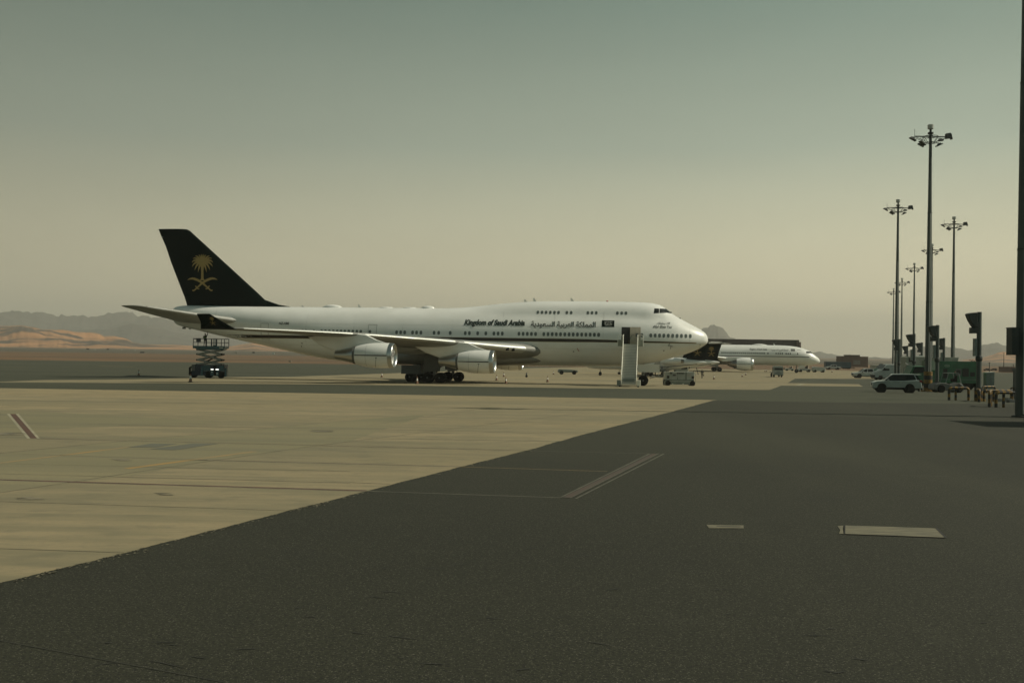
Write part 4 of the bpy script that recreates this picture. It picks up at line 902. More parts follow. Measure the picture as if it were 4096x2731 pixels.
def chev(x0, z0, x1, z1, n):
    for i in range(n):
        t0, t1 = i / n, (i + 1) / n
        (mb if i % 2 else mb2).box(((lx(x0 + (x1 - x0) * (t0 + t1) / 2)), -.835, lz(z0 + (z1 - z0) * (t0 + t1) / 2)), (abs(lx(x1) - lx(x0)) / n + .02, .02, abs(lz(z1) - lz(z0)) / n + .035))
chev(575, 995, 1165, 995, 40); chev(1165, 1000, 1165, 1160, 12); chev(572, 1158, 765, 1158, 14); chev(510, 1060, 510, 1280, 14); chev(1070, 1165, 1160, 1165, 6); chev(1232, 1090, 1232, 1300, 14)
mb.build('hazard_edging', M['conewhite'], ch); mb2.build('hazard_edging', M['black'], ch)
mb = MB(); mb.path([(lx(235), -.6, lz(1060)), (lx(180), -.6, lz(1070)), (lx(175), -.6, lz(1270)), (lx(240), -.6, lz(1280))], .14, 6); mb.build('outrigger', M['black'], ch)
mb = MB(); mb.box((lx(1205), -.6, lz(1195)), (.25, .4, lz(1080) - lz(1315))); mb.path([(lx(1160), -.6, lz(1290)), (lx(1200), -.6, lz(1300))], .08, 6); mb.build('outrigger', M['teal'], ch)
for px_, y_ in ((295, -.55), (610, .6), (740, -.62), (1075, -.62)):
    r_ = .5 if y_ < 0 else .48; T = Matrix.Translation((lx(px_), y_, r_)); m = MB(); m.lathe([(-.16, .25), (-.16, r_ - .06), (-.1, r_), (.1, r_), (.16, r_ - .06), (.16, .25)], 22, 'y', T); o = m.build('wheel', M['tyre'], lift, smooth=True)
    m = MB(); m.lathe([(-.15, .26), (-.12, .2), (-.14, .01)], 16, 'y', T); m.lathe([(.15, .26), (.12, .01)], 16, 'y', T); m.build('hub', M['drum' if px_ > 700 else 'hub'], o)
stg = [(985, 850), (850, 690), (690, 560)]; mb = MB()
for (zb8, zt8) in stg:
    for y in (-.55, .55):
        mb.path([(lx(370), y, lz(zb8) - .0), (lx(1060), y * .96, lz(zt8))], .105, 4); mb.path([(lx(1060), y * .9, lz(zb8)), (lx(370), y * .9, lz(zt8))], .105, 4)
mb.build('scissor_arms', M['under'], lift)
mb = MB()
for z8 in (985, 850, 690, 560):
    for x8 in (370, 1060): mb.tube((lx(x8), -.62, lz(z8)), (lx(x8), .62, lz(z8)), .11)
for (zb8, zt8) in stg: mb.tube((lx(715), -.62, lz((zb8 + zt8) / 2)), (lx(715), .62, lz((zb8 + zt8) / 2)), .08)
mb.tube((lx(560), 0, lz(920)), (lx(860), 0, lz(760)), .1); mb.build('pivots', M['black'], lift)
PZ = lz(468)
mb = MB(); mb.box(((lx(275) + lx(1175)) / 2, 0, (lz(455) + lz(525)) / 2), (lx(1175) - lx(275), 2.0, lz(455) - lz(525))); mb.box(((lx(380) + lx(1100)) / 2, 0, lz(545)), (lx(1100) - lx(380), 1.5, .18), top=(1.15, 1)); pf = mb.build('platform', M['teal'], lift)
def frame_tube(mb, pts, r=.035): 
    for a, b in zip(pts, pts[1:]): mb.tube(a, b, r, n=6)
mb = MB(); zt = lz(240); zm = lz(355)
for y in (-.97, .97):
    for x8 in (285, 665, 812, 955, 1170): mb.tube((lx(x8), y, PZ), (lx(x8), y, zt - .06), .045, n=6)
    for z in (zt - .03, zm): mb.tube((lx(285), y, z), (lx(1175), y, z - .03), .035, n=6)
for x8 in (285, 1175):
    for z in (zt - .03, zm): mb.tube((lx(x8), -.97, z), (lx(x8), .97, z), .035, n=6)
mb.build('guard_rail', M['navy'], pf)
mb = MB()
for x8 in (858, 895, 925): mb.box((lx(x8), -.99, (PZ + zt) / 2), (.07, .05, zt - PZ))
mb.box((lx(905), -.99, PZ + .1), (.5, .05, .14)); mb.build('gate', M['teal'], pf)
mb = MB(); mb.box((lx(425), -.8, lz(290)), (lx(480) - lx(365), .3, lz(240) - lz(345))); mb.box((lx(335), -.8, lz(255)), (.28, .25, .12)); mb.build('control_box', M['navy'], pf)
mb = MB(); mb.box((lx(1080), -1.02, lz(500)), (lx(1140) - lx(1020), .02, .14)); mb.build('name_plate', M['plate'], pf)
ap = dict(elR=(.10, -.30, 1.66), wrR=(.08, -.26, 1.95), shR=(.02, -.2, 1.46), head=(-.02, -.02, 1.66), crown=(-.07, -.02, 1.74), jaw=(.03, -.01, 1.57), nose=(.08, -.03, 1.69), elL=(.0, .30, 1.18), wrL=(.12, .26, 1.02), knL=(.0, .12, .50), anL=(-.02, .16, .09), toL=(.14, .2, .035))
pw = person('person in a green vest on the lift platform, reaching up to the tail', lp + Vector((lx(592), -.55, PZ)), radians(80), ap, 'dkcloth', 'hivis')
pw.scale = (.95, .95, .95)

# ------------------------------------------------------------ passenger steps at the open door
FT = Vector((13.12, 111.4, zg(111.4))); HD = Vector((13.80, 115.9, 5.0))
dv = HD - FT; rzs = math.atan2(dv.y, dv.x); run = Vector((dv.x, dv.y, 0)).length; rise = dv.z
stairs = thing('passenger_steps', 'tall mobile passenger steps reaching the open forward door of the big airliner', 'passenger steps', FT, rzs)
N = 25; W2 = .78
def sp(t, y, up=0): return (run * t, y, .42 + (rise - .42) * t + up)
mb = MB()
for k in range(N):
    t = (k + .5) / N; x, _, z = sp(t, 0); hgt = (rise - .42) / N
    mb.box((x, 0, z), (run / N * 1.05, W2 * 2, .05))
mb.build('treads', M['step'], stairs)
mb = MB()
for k in range(N):
    t = (k + .5) / N; x, _, z = sp(t, 0); hgt = (rise - .42) / N; mb.box((x - run / N * .5, 0, z - hgt * .5), (.02, W2 * 2, hgt * .96))
mb.build('risers', M['under'], stairs)
mb = MB()
for k in range(N): 
    t = (k + .5) / N; x, _, z = sp(t, 0); mb.box((x - run / N * .52, 0, z + .012), (.04, W2 * 2, .03))
mb.build('tread_edging', M['rail'], stairs)
for sg in (-1, 1):
    mb = MB(); y = sg * (W2 + .05); mb.prism([(sp(0, 0)[0], .2), (run, rise - .45), (run, rise + .02), (0, .62)], y - .04, y + .04); mb.build('stringer', M['rail'], stairs)
    mb = MB(); mb.path([sp(-.01, y, .1), sp(-.01, y, 1.0), sp(.45, y, 1.0), sp(.98, y, 1.05), (run + .6, y, rise + 1.1)], .04, 6)
    mb.path([sp(.02, y, .6), sp(.45, y, .55), sp(.98, y, .6)], .025, 6)
    for t in (.12, .25, .38, .5, .63, .76, .9): mb.tube(sp(t, y, 0), sp(t, y, 1.0), .025, n=6)
    mb.build('handrail', M['rail'], stairs)
for sg, t0, t1, h in ((1, .66, 1.0, 1.0), (1, .30, .64, .55)):
    mb = MB(); y = sg * (W2 + .05); mb.prism([sp(t0, 0)[::2], sp(t1, 0)[::2], sp(t1, 0, h)[::2], sp(t0, 0, h)[::2]], y - .02, y + .02); mb.build('side_panel', M['rail'], stairs)
mb = MB(); mb.box((run + .62, 0, rise - .06), (1.5, 1.75, .1)); pl_ = mb.build('platform', M['step'], stairs)
for sg in (-1, 1):
    mb = MB(); y = sg * 1.45
    mb.box((run + .3, sg * 1.2, rise - .2), (1.0, .62, .12)); mb.box((run - .2, sg * 1.2, rise + .12), (.03, .6, .72)); mb.box((run + .3, y, rise + .1), (1.0, .03, .7)); mb.build('platform_wing', M['cream'], pl_)
    mb = MB(); mb.path([(run - .2, sg * .92, rise - .2), (run - .2, sg * .92, rise + .95), (run - .2, sg * 1.0, rise + 1.03), (run - .2, sg * 1.36, rise + 1.03), (run - .2, sg * 1.47, rise + .93), (run - .2, sg * 1.47, rise - .3)], .035, 6)
    mb.path([(run - .2, sg * 1.47, rise + .9), (run + .8, sg * 1.47, rise + .9)], .03, 6); mb.build('platform_rail', M['rail'], pl_)
mb = MB(); mb.box((run * .55, 0, .75), (run * 1.05, 1.3, .35)); mb.box((run * .62, 0, 1.6), (run * .5, 1.1, 1.2), top=(.5, 1)); mb.tube((run * .35, .6, .9), (run * .8, .6, rise - .9), .08, n=6); mb.tube((run * .35, -.6, .9), (run * .8, -.6, rise - .9), .08, n=6); mb.build('chassis', M['cabinet'], stairs)
for sg in (-1, 1):
    mb = MB(); mb.box((.35, sg * 1.12, .46), (.9, .38, .62)); mb.build('side_box', M['cabinet' if sg > 0 else 'rail'], stairs)
    for x in (.55, run * .85):
        T = Matrix.Translation((x, sg * 1.02, .28)); m = MB(); m.lathe([(-.11, .12), (-.11, .25), (-.07, .28), (.07, .28), (.11, .25), (.11, .12)], 18, 'y', T); m.lathe([(-.10, .12), (-.08, .01)], 12, 'y', T); m.lathe([(.10, .12), (.08, .01)], 12, 'y', T); m.build('wheel', M['tyre'], stairs, smooth=True)
mb = MB(); mb.box((-.12, 0, .3), (.05, 1.75, .05)); mb.build('bumper_bar', M['rail'], stairs)

# ------------------------------------------------------------ wheels, cars and trucks
def vwheel(par, c, r, wd, rim='hub', hubr=.58, spokes=0):
    T = Matrix.Translation(c); m = MB(); m.lathe([(-wd / 2, r * hubr), (-wd / 2, r * .9), (-wd / 2 + .03, r * .98), (-wd / 2 + .06, r), (wd / 2 - .06, r), (wd / 2 - .03, r * .98), (wd / 2, r * .9), (wd / 2, r * hubr)], 26, 'y', T)
    o = m.build('wheel', M['tyre'], par, smooth=True)
    m = MB()
    for s in (-1, 1):
        if spokes:
            m.lathe([(s * (wd / 2 - .10), r * hubr), (s * (wd / 2 - .10), .01)], 18, 'y', T); 
        else: m.lathe([(s * (wd / 2 - .01), r * hubr), (s * (wd / 2 - .05), r * hubr * .8), (s * (wd / 2 - .02), r * .2), (s * (wd / 2 - .02), .01)], 18, 'y', T)
    m.build('rim', M['black' if spokes else rim], o, smooth=True)
    if spokes:
        m = MB()
        for s in (-1, 1):
            for k in range(spokes):
                t = 2 * pi * k / spokes; m.box((c[0] + r * .3 * cos(t), c[1] + s * (wd / 2 - .02), c[2] + r * .3 * sin(t)), (r * .56, .03, r * .1), ry=-t)
            m.lathe([(s * (wd / 2 - .03), r * (hubr + .02)), (s * (wd / 2 - .005), r * hubr), (s * (wd / 2 - .02), r * (hubr - .06))], 20, 'y', T)
        m.build('spokes', M[rim], o)
    return o
def car(name, label, cat, loc, rz, L, Wd, body, glass, roof, wheels, r, paint, pillars=(), group=None, rails=False, bed=None, lights=None, rim='under'):
    """body, glass and roof are side outlines (x forward from the middle, z up) in metres"""
    c = thing(name, label, cat, loc, rz, group); h = Wd / 2
    mb = MB(); mb.prism(body, -h, h, inset=.07); b = mb.build('body', M[paint], c, smooth=True, ang=35)
    mb = MB(); n = len(glass); gx = sum(p[0] for p in glass) / n; zmin = min(p[1] for p in glass); zmax = max(p[1] for p in glass)
    secs = []
    for s in (-1, 1):
        secs.append([Vector((p[0], s * (h - .05 - .16 * (p[1] - zmin) / (zmax - zmin)), p[1])) for p in glass])
    mb.loft(secs); mb.build('windows', M['glass'], c)
    mb = MB(); n = len(roof); secs = []
    for y, q in ((-(h - .2), .97), (-(h - .24), 1.0), (h - .24, 1.0), (h - .2, .97)):
        secs.append([Vector((p[0] * (q if 0 else 1), y, p[1] - (0 if q == 1 else .02))) for p in roof])
    mb.loft(secs); mb.build('roof', M[paint], c, smooth=True, ang=35)
    mb = MB()
    for (x0, z0, x1, z1, wd) in pillars:
        for s in (-1, 1):
            f0 = (z0 - zmin) / (zmax - zmin); f1 = (z1 - zmin) / (zmax - zmin); ya = s * (h - .04 - .16 * f0); yb = s * (h - .04 - .16 * f1)
            mb.add([(x0 - wd / 2, ya, z0), (x0 + wd / 2, ya, z0), (x1 + wd / 2, yb, z1), (x1 - wd / 2, yb, z1), (x0 - wd / 2, ya * .96, z0), (x0 + wd / 2, ya * .96, z0), (x1 + wd / 2, yb * .96, z1), (x1 - wd / 2, yb * .96, z1)], [(0, 1, 2, 3), (7, 6, 5, 4), (0, 3, 7, 4), (1, 5, 6, 2), (3, 2, 6, 7)])
    mb.build('pillars', M[paint], c)
    for x in wheels:
        for s in (-1, 1):
            vwheel(c, (x, s * (h - .12), r), r, .25, rim, .62, 6)
            mb = MB(); mb.lathe([(s * (h - .004) , r * 1.17), (s * (h - .3), r * 1.17), (s * (h - .3), .01)], 24, 'y', Matrix.Translation((x, 0, r * 1.03))); 
            mb.build('wheel_arch', M['black'], b)
    mb = MB(); mb.box((0, 0, r * .95), (L * .9, Wd * .86, r * .5)); mb.build('underbody', M['black'], c)
    xf = max(p[0] for p in body); xb = min(p[0] for p in body); zf, zb = lights or (.85, .95)
    for s in (-1, 1):
        mb = MB(); mb.box((xf - .16, s * (h - .22), zf), (.34, .40, .17), top=(.8, .9)); mb.build('headlight', M['head_light'], c)
        mb = MB(); mb.box((xb + .12, s * (h - .17), zb), (.28, .36, .2)); mb.build('tail_lamp', M['tail_light'], c)
        mb = MB(); wx = glass[0][0] if glass[0][0] > 0 else max(p[0] for p in glass); mb.box((wx - .42, s * (h + .10), zmin + .1), (.16, .24, .18)); mb.build('wing_mirror', M[paint], c)
    mb = MB(); mb.box((xf - .02, 0, zf - .12), (.06, Wd * .5, .22)); mb.build('grille', M['black'], c)
    mb = MB(); mb.box((xb - .012, 0, zb - .12), (.03, .5, .13)); mb.build('number_plate', M['plate'], c)
    mb = MB()
    for s in (-1, 1):
        for x in wheels[:0] or (.55, -.35): mb.box((x, s * (h + .004), zmin - .13), (.2, .03, .035))
    mb.build('door_handles', M['lemetal'], c)
    if rails:
        mb = MB()
        for s in (-1, 1): mb.path([(roof_x(roof, 0) + 0, s * (h - .3), zmax + .02), (.6, s * (h - .3), zmax + .1), (-1.6, s * (h - .3), zmax + .09), (-1.75, s * (h - .3), zmax + .02)], .025, 5)
        mb.build('roof_rails', M['lemetal'], c)
    return c
def roof_x(r, k): return .75
def arch(x, r, z0, n=7): return [(x + r * cos(pi - pi * k / n) * -1, z0 + r * sin(pi * k / n)) for k in range(n + 1)]
def body_outline(front_to_back_top, wheels, r, zb):
    "top line from rear to front is given; the bottom runs back with wheel arches"
    pts = list(front_to_back_top); xs = sorted(wheels, reverse=True)
    for x in xs:
        pts += [(x + r * 1.14 * cos(t), max(zb, r * 1.03 + r * 1.14 * sin(t) - .0)) for t in [pi * k / 8 for k in range(9)]]
    return pts
SUVR = .43
suvbody = body_outline([(-2.38, .48), (-2.46, .62), (-2.42, .98), (-2.30, 1.24), (-1.9, 1.27), (-1.0, 1.20), (.95, 1.16), (1.25, 1.17), (2.0, 1.10), (2.32, .99), (2.44, .80), (2.44, .52), (2.3, .38)], (1.52, -1.30), SUVR, .36)
suvglass = [(1.30, 1.12), (.58, 1.66), (.35, 1.75), (-1.7, 1.76), (-1.98, 1.72), (-2.32, 1.22)]
suvroof = [(.60, 1.70), (.33, 1.79), (-.6, 1.84), (-1.7, 1.83), (-2.22, 1.77), (-2.0, 1.73), (-1.6, 1.76), (.3, 1.74)]
suvpil = ((1.28, 1.12, .55, 1.70, .07), (-1.98, 1.2, -1.72, 1.76, .10))
pa = g(3489, 1572); pb = g(3680, 1573); 
sl = g(3583, 1570); rzs2 = pi - radians(14)
k = ((3680 - 3484) / F * sl.y) / (4.88 * cos(radians(14)) + 1.9 * sin(radians(14)))
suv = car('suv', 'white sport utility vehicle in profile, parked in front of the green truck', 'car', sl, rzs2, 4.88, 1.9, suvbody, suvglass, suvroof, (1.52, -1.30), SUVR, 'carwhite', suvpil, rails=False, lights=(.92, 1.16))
suv.scale = (k, k, k * 1.10)
mb = MB(); mb.box((-2.40, 0, 1.14), (.10, 1.45, .09)); mb.box((-2.47, 0, .55), (.1, 1.6, .06)); mb.build('chrome_trim', M['lemetal'], suv)
mb = MB(); mb.prism([(-2.0, 1.79), (-2.42, 1.80), (-2.40, 1.76), (-2.0, 1.74)], -.72, .72); mb.build('rear_spoiler', M['carwhite'], suv)
pubody = body_outline([(-2.62, .55), (-2.64, 1.08), (-1.05, 1.10), (-1.0, 1.12), (1.0, 1.08), (1.3, 1.08), (2.25, .98), (2.5, .85), (2.55, .55), (2.4, .38)], (1.62, -1.45), .38, .40)
puglass = [(1.28, 1.07), (.55, 1.62), (.25, 1.70), (-.75, 1.70), (-.98, 1.60), (-1.04, 1.10)]
puroof = [(.56, 1.65), (.25, 1.75), (-.75, 1.75), (-1.0, 1.66), (-.95, 1.62), (.3, 1.68)]
pupil_ = ((1.28, 1.07, .5, 1.66, .1), (.12, 1.1, .05, 1.70, .08), (-.98, 1.1, -.93, 1.66, .12))
def pickup(label, px, py, wpx, rz, paint='vanwhite', grp=None):
    p = g(px, py); c = car('pickup_truck', label, 'pickup truck', p, rz, 5.2, 1.8, pubody, puglass, puroof, (1.62, -1.45), .38, paint, pupil_, lights=(.85, .9))
    mb = MB(); mb.box((-1.85, 0, 1.06), (1.5, 1.5, .1)); mb.build('cargo_bed', M['dark'], c); kk = wpx / F * p.y / 5.1; c.scale = (kk,) * 3; return c
pickup('silver double cab pickup driving left on the pale apron, ahead of the white van', 3466, 1512, 112, pi)
pickup('distant white pickup in front of the blue trailer', 3332, 1478, 58, pi)

def van(label, px, py, wpx, paint, hgt=2.6, rz=pi):
    p = g(px, py); c = thing('van', label, 'van', p, rz); L = 5.9
    body = body_outline([(-L / 2, .45), (-L / 2, 1.3), (-L / 2 + .05, hgt - .15), (-L / 2 + .2, hgt), (.6, hgt), (.95, hgt - .08), (1.95, 1.55), (2.75, 1.2), (2.92, .95), (2.95, .5), (2.8, .36)], (2.0, -1.7), .36, .38)
    mb = MB(); mb.prism(body, -.98, .98, inset=.1); mb.build('body', M[paint], c, smooth=True, ang=35)
    mb = MB(); mb.box((1.46, 0, 2.03), (.03, 1.65, 1.10), ry=-radians(42)); mb.build('windscreen', M['glass'], c)
    for s in (-1, 1):
        mb = MB(); mb.add([(1.75, s * .99, 1.5), (.55, s * .99, 1.5), (.55, s * .97, 2.2), (1.1, s * .97, 2.2), (1.75, s * .97, 1.5), (.55, s * .97, 1.5), (.55, s * .95, 2.2), (1.1, s * .95, 2.2)], [(0, 1, 2, 3), (4, 5, 6, 7), (0, 3, 7, 4), (1, 2, 6, 5), (3, 2, 6, 7), (0, 1, 5, 4)]); mb.build('side_window', M['glass'], c)
        mb = MB(); mb.box((1.45, s * 1.15, 1.75), (.14, .25, .42)); mb.build('wing_mirror', M['black'], c)
        mb = MB(); mb.box((2.72, s * .75, 1.02), (.3, .35, .26)); mb.build('headlight', M['head_light'], c)
        for x in (2.0, -1.7): vwheel(c, (x, s * .86, .36), .36, .22, 'hub')
    mb = MB(); mb.box((2.9, 0, .62), (.16, 1.9, .32)); mb.build('bumper', M['black'], c)
    mb = MB(); mb.box((0, 0, .42), (5.2, 1.6, .3)); mb.build('underbody', M['black'], c)
    kk = wpx / F * p.y / L; c.scale = (kk,) * 3; return c
van('white panel van with a black bumper behind the parked SUV', 3562, 1519, 145, 'vanwhite', 2.55)
van('dark green van standing behind the white van', 3549, 1508, 128, 'green', 2.35)

# green box truck
gp = g(3765, 1557); gs = F / gp.y; 
def gx(px): return (px - 3765) / gs
def gz(py): return (1557 - py) / gs
gt = thing('box_truck', 'green truck with a long windowed box body behind the parked SUV', 'truck', gp, 0)
mb = MB(); mb.prism([(gx(3626), gz(1540)), (gx(3624), gz(1497)), (gx(3640), gz(1465)), (gx(3687), gz(1464)), (gx(3690), gz(1540))], -1.1, 1.1, inset=.08); cab = mb.build('cab', M['green'], gt, smooth=True, ang=35)
mb = MB(); mb.prism([(gx(3634), gz(1494)), (gx(3645), gz(1468)), (gx(3680), gz(1469)), (gx(3684), gz(1490))], -1.12, -1.10); mb.build('side_window', M['glass'], cab)
mb = MB(); mb.add([(gx(3628.5) , y, gz(1494)) for y in (-.95, .95)] + [(gx(3640.5), y, gz(1467)) for y in (.95, -.95)], [(0, 1, 2, 3)]); mb.v = [Vector((v.x - .03, v.y, v.z)) for v in mb.v]; mb.build('windscreen', M['glass'], cab)
mb = MB(); mb.box((gx(3641), 0, gz(1467)), (.1, 2.2, .1)); mb.build('sun_visor', M['green'], cab)
mb = MB(); mb.box(((gx(3702) + gx(3907)) / 2, 0, (gz(1444) + gz(1530)) / 2), (gx(3907) - gx(3702), 2.5, gz(1444) - gz(1530))); bx = mb.build('box_body', M['green'], gt)
mb = MB(); mb.box(((gx(3690) + gx(3702)) / 2, 0, (gz(1468) + gz(1530)) / 2), (gx(3702) - gx(3690), 2.2, gz(1468) - gz(1530))); mb.build('bulkhead', M['vanwhite'], gt)
mb = MB(); mb.box((gx(3716), -1.27, gz(1462)), (gx(3723) - gx(3709), .03, gz(1444) - gz(1480))); mb.build('side_panel', M['greenlite'], bx)
def gpan(x0, y0, x1, y1, name, m, par=bx, d=.04, y=-1.27):
    mb = MB(); mb.box(((gx(x0) + gx(x1)) / 2, y, (gz(y0) + gz(y1)) / 2), (gx(x1) - gx(x0), d, gz(y0) - gz(y1))); return mb.build(name, M[m], par)
gpan(3755, 1474, 3771, 1512, 'side_door', 'dark'); gpan(3804, 1474, 3826, 1500, 'vent_grille', 'grey'); gpan(3831, 1472, 3856, 1504, 'vent_grille', 'dark'); gpan(3862, 1486, 3880, 1503, 'vent_grille', 'dark'); gpan(3807, 1478, 3822, 1492, 'hatch', 'dark', y=-1.30)
gpan(3702, 1515, 3907, 1516.5, 'rub_strip', 'cabinet')
mb = MB()
oc = (gx(3770), gz(1462)); rx_, rz_ = gx(3781) - gx(3770), gz(1457) - gz(1462)
for k in range(24):
    t0, t1 = 2 * pi * k / 24, 2 * pi * (k + 1) / 24
    mb.add([(oc[0] + rx_ * q * cos(t), -1.28, oc[1] + rz_ * q * sin(t)) for t, q in ((t0, 1), (t1, 1), (t1, .78), (t0, .78))], [(0, 1, 2, 3)])
v_, f_, (a_, b2, c_, d_) = text2d('TD', 0, .03)
mb.add([(oc[0] - rx_ * .6 + 1.1 * rx_ * (x - a_) / (b2 - a_), -1.28, oc[1] - rz_ * .5 + rz_ * (y - c_) / (d_ - c_)) for x, y in v_], f_)
mb.build('oval_logo', M['greenlite'], bx)
mb = MB(); mb.box(((gx(3640) + gx(3900)) / 2, 0, gz(1536)), (gx(3900) - gx(3640), 1.4, gz(1530) - gz(1542))); mb.box((gx(3892), 0, gz(1540)), (.25, 2.3, .5)); mb.box((gx(3740), -.95, gz(1543)), (1.3, .5, .55)); mb.build('chassis', M['black'], gt)
for x in (3658, 3862, 3835):
    for s in (-1, 1): vwheel(gt, (gx(x), s * 1.0, .5), .5, .32, 'hub')
mb = MB()
for x in (3878, 3889): mb.box((gx(x), -.4, gz(1441)), (.6, .08, .05), ry=.4); mb.tube((gx(x), -.4, gz(1444)), (gx(x), -.4, gz(1440)), .03, n=5)
mb.build('roof_beacon', M['black'], gt)

# tall cream high-lift body behind it
cp = g(3716, 1535); cs = F / cp.y
def hx(px): return (px - 3716) / cs
def hz(py): return (1535 - py) / cs
hl = thing('high_lift_truck', 'tall cream high-lift vehicle with a dark doorway, rising behind the green truck', 'truck', cp, 0)
mb = MB(); mb.prism([(hx(3612), hz(1500)), (hx(3612), hz(1429)), (hx(3618), hz(1427)), (hx(3822), hz(1427.5)), (hx(3818), hz(1443)), (hx(3760), hz(1443)), (hx(3758), hz(1500))], -1.3, 1.3, inset=.06); hb = mb.build('body', M['cream'], hl, smooth=True, ang=30)
mb = MB(); mb.prism([(hx(3652), hz(1427)), (hx(3656), hz(1423.5)), (hx(3684), hz(1423)), (hx(3690), hz(1427))], -.7, .7); mb.build('roof_unit', M['white'], hb)
for x0, y0, x1, y1, nm, m_ in ((3622, 1433, 3635, 1449, 'window', 'dark'), (3682, 1439, 3704, 1466, 'doorway', 'dark'), (3637, 1438, 3643, 1450, 'notice', 'conewhite')):
    mb = MB(); mb.box(((hx(x0) + hx(x1)) / 2, -1.32, (hz(y0) + hz(y1)) / 2), (hx(x1) - hx(x0), .04, hz(y0) - hz(y1))); mb.build(nm, M[m_], hb)
mb = MB(); mb.box(((hx(3625) + hx(3755)) / 2, 0, hz(1510)), (hx(3755) - hx(3625), 2.0, .6)); mb.build('chassis', M['black'], hl)
for x in (3640, 3735):
    for s in (-1, 1): vwheel(hl, (hx(x), s * 1.0, .5), .5, .3, 'hub')
mb = MB()
for x, yy_ in ((3596, 1500), (3612, 1486)): mb.tube((hx(x), -1.35, hz(1508)), (hx(x + 7), -1.35, hz(1476)), .05, n=5)
mb.tube((hx(3600), -1.35, hz(1475)), (hx(3640), -1.35, hz(1450)), .05, n=5); mb.tube((hx(3640), -1.35, hz(1475)), (hx(3608), -1.35, hz(1452)), .05, n=5); mb.build('scissor_strut', M['cabinet'], hl)

# small tow tractor with an open roll frame
tp = g(3763, 1569); ts = F / tp.y
def tx(px): return (px - 3763) / ts
def tz(py): return (1569 - py) / ts
tt = thing('tow_tractor', 'low grey tow tractor with an open cab frame, right of the parked SUV', 'tow tractor', tp, 0)
mb = MB(); mb.prism([(tx(3724), tz(1556)), (tx(3724), tz(1543)), (tx(3728), tz(1536)), (tx(3750), tz(1530)), (tx(3772), tz(1531)), (tx(3800), tz(1541)), (tx(3826), tz(1529)), (tx(3842), tz(1546)), (tx(3842), tz(1560)), (tx(3735), tz(1562))], -.85, .85, inset=.06); mb.build('body', M['grey'], tt, smooth=True, ang=35)
mb = MB(); P = [(3770, 1533), (3782, 1492), (3822, 1492), (3832, 1532), (3843, 1546)]
for y in (-.7, .7): mb.path([(tx(a), y, tz(b)) for a, b in P], .045, 6)
mb.box(((tx(3781) + tx(3822)) / 2, 0, tz(1491)), (tx(3823) - tx(3780), 1.5, .06)); mb.build('cab_frame', M['cabinet'], tt)
mb = MB(); mb.box((tx(3815), 0, tz(1520)), (.5, .5, .35)); mb.box((tx(3822), 0, tz(1512)), (.12, .5, .6)); mb.build('seat', M['black'], tt)
mb = MB(); mb.lathe([(0, .08), (.14, .08), (.18, .02)], 10, 'z', Matrix.Translation((tx(3814), -.3, tz(1490)))); mb.build('beacon', M['orange'], tt)
for x in (3752, 3822):
    for s in (-1, 1): vwheel(tt, (tx(x), s * .75, .42), .42, .3, 'hub')
for a_, b_ in ((-.1, 'x'), (-1.0, 'y')):
    mb = MB()
    for s in (-1, 1): mb.box((a_, s * .86, 1.48), (.06, .02, .5))
    mb.build('window_post', M['black'], suv)
mb = MB()
for s in (-1, 1): mb.box((.1, s * .955, .46), (1.75, .03, .14))
mb.build('side_sill', M['black'], suv)
# ------------------------------------------------------------ ground power unit, service vehicles near the nose
def base(px, py): p = g(px, py); return p, F / p.y
gp_, s_ = base(2718, 1542)
def ux(px): return (px - 2718) / s_
def uz(py): return (1541.5 - py) / s_
gpu = thing('ground_power_unit', 'white wheeled ground power unit standing on the concrete right of the nose wheel', 'power unit', gp_, 0)
Z5 = 9.408
def ub(z): return ux(2600 + z / Z5)
def uv(z): return uz(1430 + z / Z5)
mb = MB(); mb.box(((ub(545) + ub(1600)) / 2, 0, (uv(530) + uv(810)) / 2), (ub(1600) - ub(545), 1.7, uv(530) - uv(810))); hb_ = mb.build('housing', M['vanwhite'], gpu)
mb = MB(); mb.box(((ub(520) + ub(1600)) / 2, 0, (uv(810) + uv(1000)) / 2), (ub(1600) - ub(520), 1.8, uv(810) - uv(1000))); ch_ = mb.build('chassis', M['cabinet'], gpu)
def upan(x0, y0, x1, y1, nm, m_, par=hb_, y=-.87, d=.04):
    mb = MB(); mb.box(((ub(x0) + ub(x1)) / 2, y, (uv(y0) + uv(y1)) / 2), (ub(x1) - ub(x0), d, uv(y0) - uv(y1))); return mb.build(nm, M[m_], par)
upan(1278, 535, 1335, 820, 'corner_post', 'cabinet'); upan(595, 675, 680, 775, 'vent', 'dark'); upan(1515, 680, 1605, 775, 'vent', 'dark'); upan(975, 765, 1000, 795, 'latch', 'black'); upan(978, 560, 984, 800, 'door_gap', 'grey', d=.015)
upan(1345, 600, 1500, 700, 'control_panel', 'under'); upan(545, 525, 1280, 540, 'roof_edge', 'white', y=-.86)
mb = MB(); mb.box((ub(1625), 0, (uv(565) + uv(640)) / 2), (.12, 1.6, uv(565) - uv(690))); mb.build('end_panel', M['rail'], hb_)
mb = MB()
for k in range(12): mb.box((ub(985 + k * 22), -.895, uv(582)), (.12, .02, .10 + .10 * (k % 3 == 0)))
for k in range(3): mb.box((ub(722 + k * 24), -.895, uv(580)), (.12, .02, .2)); mb.box((ub(835 + k * 30), -.895, uv(652)), (.16, .02, .2))
mb.build('housing_mark', M['grey'], hb_)
mb = MB()
for k in range(22): mb.box((ub(680 + k * 38), -.92, uv(882)), (.07, .02, .05))
mb.build('reflective_tape', M['rail'], ch_)
mb = MB(); mb.box((ub(805), -.92, uv(975)), (.16, .03, .08)); mb.box((ub(1200), -.92, uv(975)), (.16, .03, .08)); mb.build('reflector', M['conewhite'], ch_)
